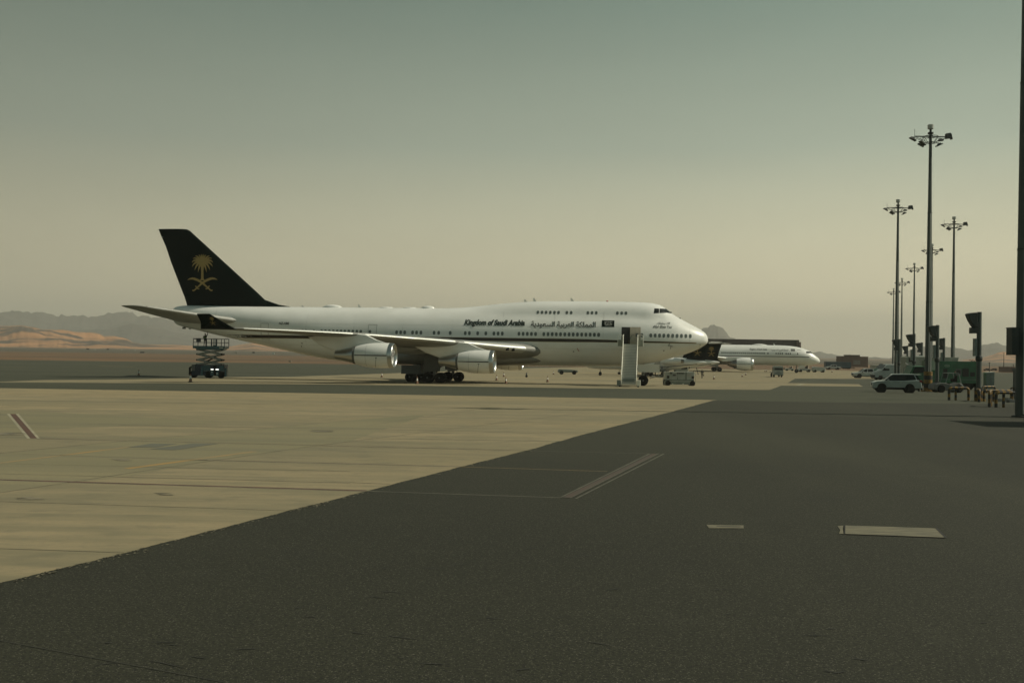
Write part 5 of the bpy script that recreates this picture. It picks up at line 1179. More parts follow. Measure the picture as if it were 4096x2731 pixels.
for x in (640, 1550):
    for sg in (-1, 1): vwheel(gpu, (ub(x), sg * .8, .34), .34, .26, 'hub', .45)
mb = MB(); mb.path([(ub(1640), 0, uv(800)), (ub(1680), 0, uv(960)), (ub(1695), 0, uv(1040))], .06, 6); mb.path([(ub(1695), 0, uv(1040)), (ub(1710), 0, uv(800)), (ub(1705), 0, uv(570))], .025, 5); mb.build('tow_bar', M['bevel'], gpu)
mb = MB(); mb.path([(ub(520), -.6, uv(830)), (ub(480), -.6, uv(920)), (ub(475), -.6, uv(1000)), (ub(510), -.6, uv(1045))], .045, 6); mb.build('power_cable', M['black'], gpu)
mb = MB(); mb.tube((ub(1625), 0, uv(560)), (ub(1625), 0, uv(480)), .025, n=5); mb.build('aerial', M['black'], hb_)

# small truck behind it, mostly hidden
tp_, s2 = base(2722, 1508)
k2 = 1 / s2
def bx2(px): return (px - 2722) * k2
def bz2(py): return (1508 - py) * k2
tr = thing('service_truck', 'white truck cab seen over the top of the ground power unit', 'truck', tp_, 0)
mb = MB(); mb.prism([(bx2(2698), bz2(1500)), (bx2(2697), bz2(1460)), (bx2(2700), bz2(1458.5)), (bx2(2742), bz2(1459)), (bx2(2748), bz2(1474)), (bx2(2750), bz2(1500))], -1.0, 1.0, inset=.07); c_b = mb.build('cab', M['vanwhite'], tr, smooth=True, ang=35)
for a0, a1, zt_, zb_ in ((2702, 2714, 1461, 1475), (2717, 2745, 1462, 1476)):
    mb = MB(); mb.prism([(bx2(a0), bz2(zt_)), (bx2(a1) - .1, bz2(zt_)), (bx2(a1), bz2(zb_)), (bx2(a0) + .25, bz2(zb_))], -1.03, -1.0); mb.build('cab_window', M['glass'], c_b)
mb = MB(); mb.box((bx2(2753), -.95, bz2(1469)), (.12, .25, .42)); mb.build('wing_mirror', M['black'], c_b)
mb = MB(); mb.box((bx2(2750), 0, bz2(1481)), (.14, 1.9, .42)); mb.build('headlight_panel', M['rail'], c_b)
mb = MB(); mb.box((bx2(2675), 0, bz2(1494)), (2.4, 1.8, .25)); mb.build('flat_bed', M['cabinet'], tr)
for x in (2660, 2735):
    for sg in (-1, 1): vwheel(tr, (bx2(x), sg * .85, .42), .42, .26, 'hub')
# trolley under the nose
kp, s3 = base(2644, 1508); k3 = 1 / s3
def kx(px): return (px - 2644) * k3
def kz(py): return (1508 - py) * k3
tc = thing('equipment_trolley', 'dark wheeled equipment trolley with white legs under the nose', 'trolley', kp, 0)
mb = MB(); mb.box((0, 0, kz(1482)), (kx(2662) - kx(2630), 1.0, .5)); mb.box((kx(2648), 0, kz(1470)), (.45, .6, .6), top=(.5, .8)); mb.tube((kx(2655), -.2, kz(1478)), (kx(2675), -.2, kz(1466)), .05, n=6); mb.build('machine', M['grey'], tc)
mb = MB()
for x in (2632, 2656): mb.tube((kx(x), -.4, kz(1486)), (kx(x + 3), -.45, kz(1506)), .045, n=6)
mb.tube((kx(2605), -.5, .12), (kx(2655), -.5, .12), .05, n=6); mb.build('legs', M['rail'], tc)
for x in (2644, 2651):
    for sg in (-1, 1): vwheel(tc, (kx(x), sg * .45, .3), .3, .18, 'hub')
# slanting boom
bp_, s4 = base(2790, 1498)
bo = thing('boarding_pole', 'slanting dark post with a white strut right of the truck cab', 'pole', bp_, 0)
mb = MB(); mb.tube(((2793 - 2790) / s4, 0, .0), ((2783.5 - 2790) / s4, 0, (1498 - 1461) / s4), .08, n=8); mb.build('post', M['black'], bo)
mb = MB(); mb.tube(((2783 - 2790) / s4, 0, (1498 - 1468) / s4), ((2785 - 2790) / s4, 0, (1498 - 1478) / s4), .06, n=6); mb.tube(((2776 - 2790) / s4, 0, .05), ((2793 - 2790) / s4, 0, .05), .04, n=6); mb.build('strut', M['rail'], bo)

# truck coming head on
fp, s5 = base(3111, 1508.5); k5 = 1 / s5
ft = thing('flatbed_truck', 'white flatbed truck driving straight towards the viewer beside the second airliner', 'truck', fp, radians(-3))
def f5(px): return (px - 3111) * k5
def v5(py): return (1508.5 - py) * k5
mb = MB(); mb.loft([[Vector((x, y, z)) for x, z in ((-1.05, .55), (1.05, .55), (1.08, 1.2), (1.02, 2.0), (.95, 2.55), (-.95, 2.55), (-1.02, 2.0), (-1.08, 1.2))] for y in (-.75, .95)]); cb = mb.build('cab', M['vanwhite'], ft, smooth=True, ang=30)
mb = MB(); mb.add([(-.92, -.80, 1.62), (.92, -.80, 1.62), (.86, -.72, 2.42), (-.86, -.72, 2.42), (-.92, -.7, 1.62), (.92, -.7, 1.62), (.86, -.6, 2.42), (-.86, -.6, 2.42)], [(0, 1, 2, 3), (4, 5, 6, 7), (0, 1, 5, 4), (1, 2, 6, 5), (2, 3, 7, 6), (3, 0, 4, 7)]); mb.build('windscreen', M['glass'], cb)
for sg in (-1, 1):
    mb = MB(); mb.box((sg * 1.25, -.6, 2.0), (.16, .1, .42)); mb.tube((sg * 1.0, -.6, 2.1), (sg * 1.25, -.6, 2.1), .02, n=5); mb.build('wing_mirror', M['black'], cb)
    mb = MB(); mb.box((sg * .78, -.78, .82), (.36, .08, .2)); mb.build('headlight', M['head_light'], cb)
    mb = MB(); mb.box((sg * 1.075, .2, 1.8), (.03, .8, .6)); mb.build('side_window', M['glass'], cb)
mb = MB(); mb.box((0, -.78, 1.22), (.7, .06, .05)); mb.box((0, -.8, .95), (1.7, .06, .06)); mb.build('grille', M['black'], cb)
mb = MB(); mb.box((0, -.82, .62), (2.1, .14, .28)); mb.build('bumper', M['cabinet'], cb)
mb = MB(); mb.box((.35, 3.3, 1.15), (2.2, 4.4, .15)); mb.box((.35, 1.25, 1.5), (2.1, .1, .8)); mb.box((1.35, 2.4, 1.45), (.15, 1.2, .55)); mb.build('flat_bed', M['under'], ft)
mb = MB(); mb.box((1.35, 2.0, .75), (.4, .5, .45)); mb.build('fuel_tank', M['orange'], ft)
mb = MB(); mb.box((.2, 2.6, .8), (1.0, 6, .3)); mb.build('chassis', M['black'], ft)
for y in (.1, 4.0):
    for sg in (-1, 1):
        m = MB(); T = Matrix.Translation((sg * .85 + (.25 if y > 1 else 0), y, .42)); m.lathe([(-.14, .22), (-.14, .38), (-.08, .42), (.08, .42), (.14, .38), (.14, .22)], 20, 'x', T); m.lathe([(-.13, .22), (-.1, .01)], 12, 'x', T); m.lathe([(.13, .22), (.1, .01)], 12, 'x', T); m.build('wheel', M['tyre'], ft, smooth=True)
# low tugs and carts beyond
def tug(label, px, py, wpx, name='ramp_tug', paint='vanwhite', cat='tug', cabside=1, cab=True, hh=1.25):
    p, s = base(px, py); L = 3.6; o = thing(name, label, cat, p, 0)
    mb = MB(); mb.prism([(-1.8, .35), (-1.8, hh * .75), (-1.5, hh * .85), (.6, hh * .8), (1.7, hh * .7), (1.8, .4)], -.8, .8, inset=.06); mb.build('body', M[paint], o, smooth=True, ang=35)
    if cab:
        mb = MB(); c = cabside * .5
        for x in (c - .55, c + .55):
            for y in (-.7, .7): mb.tube((x, y, hh * .75), (x * .96, y, 2.05), .05, n=5)
        mb.box((c, 0, 2.08), (1.3, 1.6, .08)); mb.build('cab_frame', M['rail'], o)
        mb = MB(); mb.box((c + .3, 0, 1.45), (.05, 1.3, 1.1)); mb.box((c - .2, 0, 1.2), (.5, .5, .7)); mb.build('seat_and_screen', M['dark'], o)
    for x in (-1.15, 1.15):
        for sg in (-1, 1): vwheel(o, (x, sg * .72, .36), .36, .24, 'hub')
    o.scale = (wpx / s / L,) * 3; return o
tug('small pale tug parked left of the row under the second airliner nose', 3158, 1482.5, 34)
tug('low tug with dark tyres nearest the second airliner nose wheel', 3217, 1487.5, 50, cabside=1)
o = tug('long low baggage tug under the belly of the big airliner', 2271, 1497.5, 80, paint='cabinet', cab=False, hh=1.1)
tug('white ground power cart, rightmost beside the second airliner nose', 3274, 1489, 50, 'power_cart', 'vanwhite', 'power cart', cab=False, hh=1.9)
# lone wheel cart and a chock pile under the belly
p_, s_ = base(2106, 1509)
ec = thing('extinguisher_cart', 'small single wheeled cart below the far engine of the big airliner', 'cart', p_, 0)
vwheel(ec, (0, 0, .22), .22, .14, 'hub', .4)
mb = MB(); mb.lathe([(.3, .10), (.45, .13), (.75, .13), (.85, .05), (.92, .04)], 12, 'z', Matrix.Translation((0, .12, 0))); mb.tube((0, 0, .22), (0, .12, .5), .03, n=5); mb.tube((0, .12, .8), (.25, .12, 1.0), .015, n=5); mb.build('cylinder', M['grey'], ec)
p_, s_ = base(2475, 1494)
mb = MB(); mb.box((0, 0, .2), (.6, .8, .4), top=(.6, .7)); mb.box((0, 0, .03), (.8, 1.0, .06)); o = mb.build('weight_block', M['cabinet']); o.location = p_; tag(o, 'grey ballast block standing left of the passenger steps', 'ballast block')

# ------------------------------------------------------------ traffic cones
def cone_obj():
    c = thing('traffic_cone', '', 'traffic cone', (0, 0, 0)); 
    mb = MB(); mb.box((0, 0, .025), (.42, .42, .05)); mb.build('base', M['black'], c)
    mb = MB(); mb.lathe([(.05, .17), (.36, .11)], 14, 'z'); mb.lathe([(.62, .062), (.86, .025)], 14, 'z'); mb.build('body', M['orange'], c, smooth=True)
    mb = MB(); mb.lathe([(.36, .111), (.62, .063)], 14, 'z'); mb.build('reflective_band', M['conewhite'], c, smooth=True)
    return c
c0 = cone_obj(); GR = 'traffic cones set out round the parked airliners'
CL = [((762, 1528), 'traffic cone in front of the scissor lift, left of its wheels'), ((555, 1502), 'traffic cone on the dark asphalt far left, beyond the tail'), ((1527, 1509), 'traffic cone on the concrete behind the outer engine'),
      ((1668, 1535), 'traffic cone right in front of the main landing gear'), ((1986, 1521.5), 'left one of the two near traffic cones below the inner engine'), ((2015, 1507), 'small traffic cone beyond the inner engine, at the far engine'), ((2023.5, 1535), 'nearest traffic cone below the inner engine, closest to the dark strip'),
      ((2214, 1498), 'small traffic cone beside the long low baggage tug'), ((2190, 1528), 'traffic cone alone on the concrete between inner engine and steps'), ((2856, 1517), 'traffic cone right of the lone walking person'), ((2969, 1507), 'nearer traffic cone of two below the second airliner engine'), ((2982.5, 1500), 'farther traffic cone of two below the second airliner engine'),
      ((3060, 1486), 'left traffic cone of a distant pair left of the oncoming truck'), ((3066, 1486), 'right traffic cone of a distant pair left of the oncoming truck'), ((3328, 1489), 'distant traffic cone in front of the far white pickup'), ((2728, 1546), '')]
first = True
for (px, py), lb in CL:
    if not lb: continue
    if first: c0.location = g(px, py); c0['label'] = lb; c0['group'] = GR; first = False
    else: dup(c0, g(px, py), 0, lb, group=GR)

# ------------------------------------------------------------ floodlight masts
def mast():
    H = 30.0; m = thing('floodlight_mast', '', 'floodlight mast', (0, 0, 0))
    mb = MB(); mb.loft([[Vector((r * cos(2 * pi * k / 16), r * sin(2 * pi * k / 16), z)) for k in range(16)] for z, r in ((0, .37), (10, .31), (10.05, .30), (20, .23), (20.05, .22), (29.0, .15))]); mb.build('pole', M['pole'], m, smooth=True, ang=50)
    mb = MB()
    for i in range(5):
        mb.mi = i % 2; mb.lathe([(.0 + i * .45, .46), (.45 + i * .45, .46)], 16, 'z')
    mb.mi = 0; mb.lathe([(0, .75), (.12, .75), (.13, .3)], 16, 'z'); mb.build('base_guard', [M['yellow'], M['barblack']], m)
    mb = MB(); mb.lathe([(28.5, .2), (28.55, .42), (28.8, .42), (28.85, .18), (29.3, .16), (29.35, .34)], 14, 'z'); mb.tube((0, 0, 28.5), (0, 0, 29.4), .16, n=10)
    mb.tube((.16, -.16, 28.0), (0, 0, 28.1), .02, n=4)
    # ring frame: upper and lower rings with arms
    for z, r, rr in ((28.15, 1.1, .05), (27.2, .9, .05)):
        mb.path([(r * cos(2 * pi * k / 16), r * sin(2 * pi * k / 16), z) for k in range(17)], rr, 5)
    for a in (0, pi):
        s = cos(a)
        for y in (-.25, .25):
            mb.tube((s * .1, y, 28.15), (s * 2.55, y, 28.15), .05, n=5); mb.tube((s * .9, y, 27.4), (s * 2.5, y, 28.05), .045, n=5); mb.tube((s * .5, y, 27.2), (s * 1.1, y, 28.1), .04, n=5); mb.tube((s * 1.4, y, 28.1), (s * 1.3, y, 27.6), .035, n=5)
        mb.tube((s * .1, 0, 27.2), (s * 1.3, 0, 27.2), .05, n=5)
    for t in (pi / 2, -pi / 2): mb.tube((0, 0, 27.2), (cos(t) * 1.0, sin(t) * 1.0, 27.2), .05, n=5); mb.tube((0, 0, 28.15), (0, sin(t) * 1.1, 28.15), .05, n=5)
    mb.build('head_frame', M['lamp'], m)
    for (x, y, z, ry, dx, rz) in ((-2.75, 0, 27.75, radians(28), 1.1, 0), (-1.45, -.5, 27.05, radians(32), 1.1, .3), (-1.3, .5, 26.95, radians(30), 1.0, -.2), (1.35, -.5, 27.5, radians(-5), .8, 0), (1.45, .3, 26.95, radians(-25), 1.0, .2)):
        mb = MB(); mb.box((x, y, z), (dx, .7, .13), ry=ry, rz=rz, top=(.86, .86)); mb.box((x, y, z + .16), (dx * .5, .3, .2), ry=ry, rz=rz); mb.box((x, y, z - .09), (dx * .95, .66, .04), ry=ry, rz=rz); mb.build('floodlight', M['lamp'], m)
    mb = MB(); mb.box((2.75, 0, 28.3), (.85, .7, .78), ry=radians(-8), top=(.85, .8)); mb.box((3.15, 0, 28.15), (.12, .66, .8), ry=radians(-14)); mb.build('floodlight', M['lamp'], m)
    mb = MB(); mb.lathe([(29.3, .35), (29.35, .44), (29.95, .46), (30.0, .40), (30.02, .01)], 16, 'z'); mb.build('mast_cap', M['drum'], m, smooth=True)
    cb_ = MB(); cb_.tube((-.1, -.40, .2), (-.03, -.24, 20), .03, n=6); cb_.tube((.12, -.38, .2), (.05, -.24, 20), .018, n=5); cb_.build('cable_conduit', M['drum'], m)
    cb_ = MB()
    for zz, rr in ((0.0, .55), (10.0, .335), (20.0, .25)): cb_.lathe([(zz, rr), (zz + .08, rr), (zz + .1, rr - .06)], 16, 'z')
    cb_.box((.02, -.37, 1.4), (.22, .06, .6)); cb_.build('flanges', M['lamp'], m)
    mb = MB(); mb.tube((-2.45, 0, 28.15), (-2.45, 0, 29.15), .03, n=5); mb.tube((-2.45, 0, 29.1), (-2.45, 0, 29.3), .06, .01, n=5); mb.build('lightning_rod', M['lamp'], m)
    for ch in m.children:
        if ch.name.split('.')[0] in ('head_frame', 'floodlight', 'mast_cap', 'lightning_rod'):
            for v in ch.data.vertices: v.co = Vector((v.co.x * .73, v.co.y * .73, 30 - (30 - v.co.z) * .73))
    return m
mm = mast(); GM = 'floodlight masts along the apron'
MS = [(3713, 3723, 497, 'tallest floodlight mast, standing behind the green truck cab'), (3586, 3592.6, 797, 'second nearest floodlight mast, left of the tallest and behind the white van'), (3811, 3815, 866, 'floodlight mast right of the tallest, behind the green truck box'),
      (3724, 3728.6, 975, 'floodlight mast whose head shows just right of the tallest mast'), (3654, 3657, 1052, 'floodlight mast between the tallest and the second nearest'), (3605, 3607, 1112, 'distant floodlight mast close behind the second nearest, head to its right'), (3572, 3573, 1152.6, 'farthest and shortest looking floodlight mast, leftmost in the row')]
first = True
for bx_, tx_, ty_, lb in MS:
    d = 150
    for _ in range(40): d = d * .5 + .5 * F * (30.0 + zg(d) - EYE) / (hor(tx_) - ty_)
    p = at(bx_, hor(bx_), d); p.z = zg(d)
    if first: mm.location = p; mm['label'] = lb; mm['group'] = GM; first = False
    else:
        q_ = dup(mm, p, 0, lb, group=GM)
        for ch in list(q_.children):
            if ch.name.startswith('base_guard'): bpy.data.objects.remove(ch)
p = g(4086, 1668); near = dup(mm, p, 0, 'nearest floodlight mast, cut by the right edge of the picture, with dark box', group=GM)
for ch in list(near.children):
    if ch.name.startswith('base_guard'): bpy.data.objects.remove(ch)
mb = MB(); mb.box((-.62, -.1, 4.5), (.42, .7, 1.6)); mb.box((-.62, -.1, 5.32), (.46, .75, .06)); mb.build('control_box', M['lamp'], near)
mb = MB(); mb.box((.15, -.5, 4.2), (.3, .3, 2.2)); mb.build('green_panel', M['green'], near)

# ------------------------------------------------------------ gate posts with a scoop shaped lamp
def post():
    m = thing('gate_post', '', 'lamp post', (0, 0, 0))
    mb = MB(); mb.lathe([(0, .20), (5.3, .19), (7.3, .185), (7.3, .01)], 14, 'z'); mb.build('pole', M['pole'], m, smooth=True, ang=50)
    mb = MB(); mb.lathe([(3.25, .19), (3.35, .27), (3.6, .27), (3.75, .19)], 14, 'z'); mb.build('collar', M['lamp'], m, smooth=True, ang=50)
    mb = MB(); k = 1 / 50
    P = [(-54, 1246), (-46, 1242), (-36, 1240), (-17, 1238.5), (-13, 1240), (-14, 1262), (-11, 1280), (-10, 1300), (-24, 1300), (-34, 1287), (-44, 1270), (-50, 1256)]
    mb.prism([((x) * k, 7.3 - (y - 1236) * k) for x, y in P], -.32, .32, inset=.05); mb.tube((-.35, 0, 7.18), (0, 0, 7.2), .04, n=6); mb.tube((-.3, 0, 6.1), (0, 0, 6.2), .05, n=6); mb.build('scoop_lamp', M['lamp'], m)
    mb = MB(); mb.box((-.42, 0, 5.78), (.60, .5, .48)); mb.box((-.12, 0, 5.75), (.15, .2, .3)); mb.build('lamp_box', M['lamp'], m)
    mb = MB(); mb.box((-.33, 0, 4.4), (.22, .35, 1.45)); mb.box((-.2, 0, 4.4), (.1, .1, 1.2)); mb.build('side_panel', M['cabinet'], m)
    mb = MB()
    for i in range(4):
        mb.mi = i % 2; mb.lathe([(i * .28, .33), (i * .28 + .28, .33)], 12, 'z')
    mb.build('base_guard', [M['yellow'], M['barblack']], m)
    return m
pp = post(); GP = 'gate posts with scoop lamps along the stands'
PS = [(3918, 1236, 3914, 'nearest gate post with scoop lamp, between the barriers at the green truck rear'), (3752, 1300, 3749, 'gate post with scoop lamp just right of the tallest mast'), (3658, 1335, 3656, 'gate post with scoop lamp above the cream high-lift body, left side'), (3688, 1369.5, 3687, 'small distant gate post just left of the tallest mast'),
      (3777, 1351.6, 3775, 'gate post with scoop lamp between tallest mast and the mast to its right'), (3630, 1382.5, 3629, 'farthest and smallest gate post with scoop lamp'), (3598, 1356, 3596, 'gate post with scoop lamp in front of the second nearest mast')]
first = True
for tx_, ty_, bx_, lb in PS:
    d = 120
    if first: p = g(3914, 1604)
    else:
        for _ in range(40): d = d * .5 + .5 * F * (7.3 + zg(d) - EYE) / (hor(tx_) - ty_)
        p = at(bx_, hor(bx_), d); p.z = zg(d)
    if first: pp.location = p; pp['label'] = lb; pp['group'] = GP; first = False
    else: dup(pp, p, 0, lb, group=GP)

# ------------------------------------------------------------ hooped barriers
def hoop(L, Hh, r=.12, mid=True):
    m = thing('hoop_barrier', '', 'barrier', (0, 0, 0))
    pts = [(-L / 2, 0, 0)]; n = 3
    for k in range(n + 1): pts.append((-L / 2, 0, (Hh - .22) * k / n)) if k else None
    for k in range(1, 5): t = pi / 2 * k / 4; pts.append((-L / 2 + .22 - .22 * cos(t), 0, Hh - .22 + .22 * sin(t)))
    nn = max(3, int(L / .28))
    for k in range(1, nn): pts.append((-L / 2 + .22 + (L - .44) * k / nn, 0, Hh))
    for k in range(0, 5): t = pi / 2 * k / 4; pts.append((L / 2 - .22 + .22 * sin(t), 0, Hh - .22 + .22 * cos(t)))
    for k in range(1, n + 1): pts.append((L / 2, 0, (Hh - .22) * (1 - k / n)))
    mats = []; acc = 0
    for a, b in zip(pts, pts[1:]): acc += (Vector(a) - Vector(b)).length; mats.append(int(acc / .24) % 2)
    mb = MB(); mb.path(pts, r, 10, mats=mats); mb.build('hoop', [M['yellow'], M['barblack']], m, smooth=True)
    if mid:
        mb = MB()
        for k in range(4): mb.mi = k % 2; mb.tube((-L * .16, 0, k * (Hh - .1) / 4), (-L * .16, 0, (k + 1) * (Hh - .1) / 4), r * .85, n=10)
        mb.build('middle_post', [M['yellow'], M['barblack']], m)
    return m
HB = [((3835, 1601), 78, 50, 0, 'hooped barrier standing alone left of the nearest gate post'), ((4028, 1630), 88, 60, 0, 'nearest hooped barrier at the foot of the nearest mast'), ((3960, 1626), 72, 62, radians(62), 'hooped barrier end on, nearest right of the gate post'),
      ((3912, 1606), 30, 48, radians(70), 'hooped barrier hugging the foot of the nearest gate post'), ((3992, 1606), 120, 44, radians(8), 'long hooped barrier behind the nearest ones, in front of the tall cabinet'), ((4048, 1599), 34, 46, radians(60), 'short hooped barrier at the right, behind the nearest one'),
      ((3692, 1565), 34, 36, 0, 'hooped barrier at the foot of the tallest mast'), ((3848, 1549), 26, 20, radians(40), 'hooped barrier half hidden behind the tow tractor'), ((3955, 1572), 60, 26, radians(20), 'low hooped barrier just in front of the tall cabinet, behind the others')]
GB = 'yellow and black hooped barriers'
for (p_, wpx, hpx, rz, lb) in HB:
    q = g(*p_); s = F / q.y; L = wpx / s / max(.5, cos(rz)) if rz < 1 else 1.9; h = hoop(L, hpx / s, .11); h.location = q; h.rotation_euler = (0, 0, rz); h['label'] = lb; h['group'] = GB
q = g(3955, 1560); s = F / q.y
o = thing('utility_cabinet', 'tall grey-green cabinet with a sloping lid behind the hooped barriers', 'cabinet', q, 0)
mb = MB(); mb.box((0, 0, 35 / s), (32 / s, .8, 70 / s)); mb.box((0, 0, .04), (34 / s, .85, .08)); mb.build('body', M['cabinet'], o)
mb = MB(); mb.box((0, -.02, 71 / s), (36 / s, .95, 3 / s), ry=-.06); mb.build('lid', M['drum'], o)
mb = MB(); mb.box((0, -.41, 34 / s), (.02, .03, 62 / s)); mb.box((.1, -.42, 36 / s), (.04, .04, .16)); mb.build('door_gap', M['grey'], o)
q = g(4094, 1600); s = F / q.y
o = thing('concrete_pier', 'broad dark pier with a flat cap at the right edge behind the barriers', 'pier', q, 0)
mb = MB(); mb.box((0, 0, 60 / s), (58 / s, 1.2, 120 / s)); mb.build('shaft', M['concpost'], o)
mb = MB(); mb.box((0, 0, 122 / s), (66 / s, 1.4, 8 / s), top=(.9, .9)); mb.box((-.55, -.2, 112 / s), (.35, .5, .22)); mb.build('cap', M['concpost'], o)
q = g(4090, 1667); s = F / q.y
o = thing('hydrant_post', 'short dark post with a round cap at the right edge', 'post', q + Vector((0, -1.2, 0)), 0)
mb = MB(); mb.lathe([(0, .24), (.15, .24), (.16, .15), (.95, .15), (1.0, .19), (1.1, .17), (1.18, .02)], 14, 'z'); mb.build('shaft', M['black'], o, smooth=True)
for x, y_, w_ in ((4010, 1606, 70), (4060, 1610, 60)):
    q = g(x, y_); s = F / q.y; mb = MB(); mb.box((0, 0, .12), (w_ / s, .5, .24), top=(.96, .9)); mb.box((w_ / s * .3, 0, .27), (.3, .3, .08)); o = mb.build('kerb_block', M['concpost']); o.location = q
    tag(o, 'low dark block on the ground inside the barriers, %s one' % ('left' if x < 4030 else 'right'), 'kerb block', 'low blocks inside the barriers')

# ------------------------------------------------------------ far buildings and trailers
def bpos(px, py): p = g(px, py); return p, F / p.y
q, s = bpos(3424, 1468)
b1 = thing('terminal_building', 'brown flat roofed building with a raised middle and pale windows in the distance', 'building', q, 0)
mb = MB(); mb.box((0, 6, 21 / s), (96 / s, 12, 42 / s)); mb.build('wall', M['brick'], b1)
mb = MB(); mb.box((0 - 1 / s, 6, 45 / s), (41 / s, 9, 6.5 / s)); mb.build('raised_storey', M['brick'], b1)
mb = MB(); mb.box((0, 6, 42 / s), (98 / s, 12.4, 1.0 / s)); mb.box((0 - 1 / s, 6, 48.4 / s), (43 / s, 9.4, .9 / s)); mb.build('parapet', M['hangar'], b1)
for k in range(5):
    mb = MB(); mb.box(((-8 + k * 5.6) / s, -.05, 19 / s), (4 / s, .12, 17 / s)); mb.build('window', M['palewin'], b1)
q, s = bpos(3354, 1475)
b2 = thing('blue_trailer', 'long blue trailer body in front of the brown building', 'trailer', q, 0)
mb = MB(); mb.box((0, 1.3, 16.5 / s), (101 / s, 2.6, 23 / s)); mb.build('box_body', M['blue'], b2)
mb = MB()
for k in range(14): mb.box(((-47 + k * 7.2) / s, -.02, 16.5 / s), (.08, .06, 22 / s))
mb.build('ribs', M['blue'], b2)
mb = MB(); mb.box((2, 1.3, 4.2 / s), (96 / s, 1.4, 2.4 / s)); mb.build('chassis', M['black'], b2)
for x in (-38, 28, 36, 43):
    for sg in (0.2, 2.4): vwheel(b2, (x / s, sg, .5), .5, .3, 'hub')
q, s = bpos(3020, 1466)
hg = thing('hangar', 'long dark flat roofed hangar behind the second airliner', 'hangar', at(3014, hor(3014), 620), radians(-4)); hg.location.z = zg(620)
s = F / 620
mb = MB(); HH = 65 / s + 4.65; mb.box((0, 30, HH / 2), (356 / s, 60, HH)); hw_ = mb.build('wall', M['hangar'], hg)
mb = MB(); mb.box((0, 30, HH + .1), (357 / s, 60.6, .5)); mb.build('roof_edge', M['hangar'], hg)
mb = MB(); mb.box((171 / s, -.3, HH / 2), (.6, .8, HH - .6)); mb.box((181 / s, 3, HH / 2 - .3), (1.6, 6, HH - 1.2)); mb.build('corner_pilaster', M['brick'], hg)
for k in range(9):
    mb = MB(); mb.box(((-150 + k * 36) / s, -.12, 24 / s), (30 / s, .3, 46 / s)); mb.build('sliding_door', M['hangar'], hg)
# far right: two parked cars, a dark fence line and thin poles
for x, y_, w_, lb in ((3947, 1482, 19, 'distant dark car, left of the two beyond the grey-green cabinet'), (3975, 1482, 20, 'distant dark car, right of the two beyond the grey-green cabinet')):
    p = g(x, y_); c = car('parked_car', lb, 'car', p, pi / 2 + .9, 4.88, 1.9, suvbody, suvglass, suvroof, (1.52, -1.30), SUVR, 'black', suvpil, lights=(.92, 1.16)); kk = w_ / F * p.y / 3.9; c.scale = (kk,) * 3
q, s = bpos(4045, 1489)
fo = thing('slatted_fence', 'dark slatted fence line in the distance at the right edge', 'fence', q, 0)
mb = MB()
for k in range(40): mb.box(((-48 + k * 3.4) / s, 0, 11 / s), (2.6 / s, .15, (21 + (k % 3)) / s))
mb.box((18 / s, 0, 18 / s), (134 / s, .2, .15)); mb.build('boards', M['brick'], fo)
mb = MB()
for k in range(9): mb.tube(((-48 + k * 17) / s, .2, 0), ((-48 + k * 17) / s, .2, 24 / s), .12, n=6)
mb.build('posts', M['black'], fo)
for x, y0_, y1_, lb in ((3957.5, 1449, 1490, 'thin dark pole beyond the grey-green cabinet'), (4015, 1411, 1478, 'tall thin pole in front of the orange dune'), (4053, 1457, 1478, 'short thin pole beside the slatted fence')):
    q, s = bpos(x, y1_); mb = MB(); mb.tube((0, 0, 0), (0, 0, (y1_ - y0_) / s), .16 * (1 if y1_ > 1485 else 1.3), .1, n=8); mb.box((0, 0, (y1_ - y0_) / s - .1), (.9, .15, .12)); o = mb.build('thin_pole', M['black']); o.location = q; tag(o, lb, 'pole')
# roofs of light vehicles glimpsed over the van
q, s = bpos(3520, 1478); o = thing('cargo_container', 'pale low container seen above the dark green van', 'container', q, 0)
mb = MB(); mb.box((0, 1, 9 / s), (64 / s, 2.4, 17 / s)); mb.build('box_body', M['cream'], o); mb = MB(); mb.box((0, 1, 18 / s), (66 / s, 2.6, .2)); mb.build('roof', M['conewhite'], o)
# runway signs on the left
GSG = 'low boards beside the far runway'
for x, y_, w_, h_, m_, lb in ((351, 1398.5, 11, 5, 'black', 'leftmost dark board beside the far runway'), (431, 1399.5, 9, 5, 'black', 'dark board beside the runway below the orange dune'), (569, 1412.5, 16, 5.5, 'black', 'dark wide board nearer than the others, left of the tail'), (944, 1413, 8, 5, 'bevel', 'small pale board just right of the lift platform'), (1014, 1412.5, 9, 5, 'black', 'dark small board beneath the rear fuselage'), (1093, 1417, 9, 7, 'conewhite', 'white board beneath the rear fuselage'), (1160, 1448.5, 9, 4, 'bevel', 'pale board nearest, on the sand edge under the tail cone')):
    q, s = bpos(x, y_); mb = MB(); mb.box((0, 0, (h_ * .55) / s + .1), (w_ / s, .4, h_ / s)); 
    for sg in (-.35, .35): mb.box((sg * w_ / s, 0, .15), (.15, .3, .5))
    o = mb.build('runway_sign', M[m_]); o.location = q; tag(o, lb, 'runway sign', GSG)
for x, y_, lb in ((381, 1400.5, 'leftmost thin white marker post by the runway'), (487, 1401.5, 'middle thin white marker post by the runway'), (541, 1403, 'rightmost thin white marker post by the runway')):
    q, s = bpos(x, y_); mb = MB(); mb.lathe([(0, .3), (.1, .3), (.12, .12), (4.5 / s, .12), (4.6 / s, .28), (5.4 / s, .02)], 8, 'z'); o = mb.build('marker_post', M['conewhite']); o.location = q; tag(o, lb, 'marker post', 'marker posts by the runway')
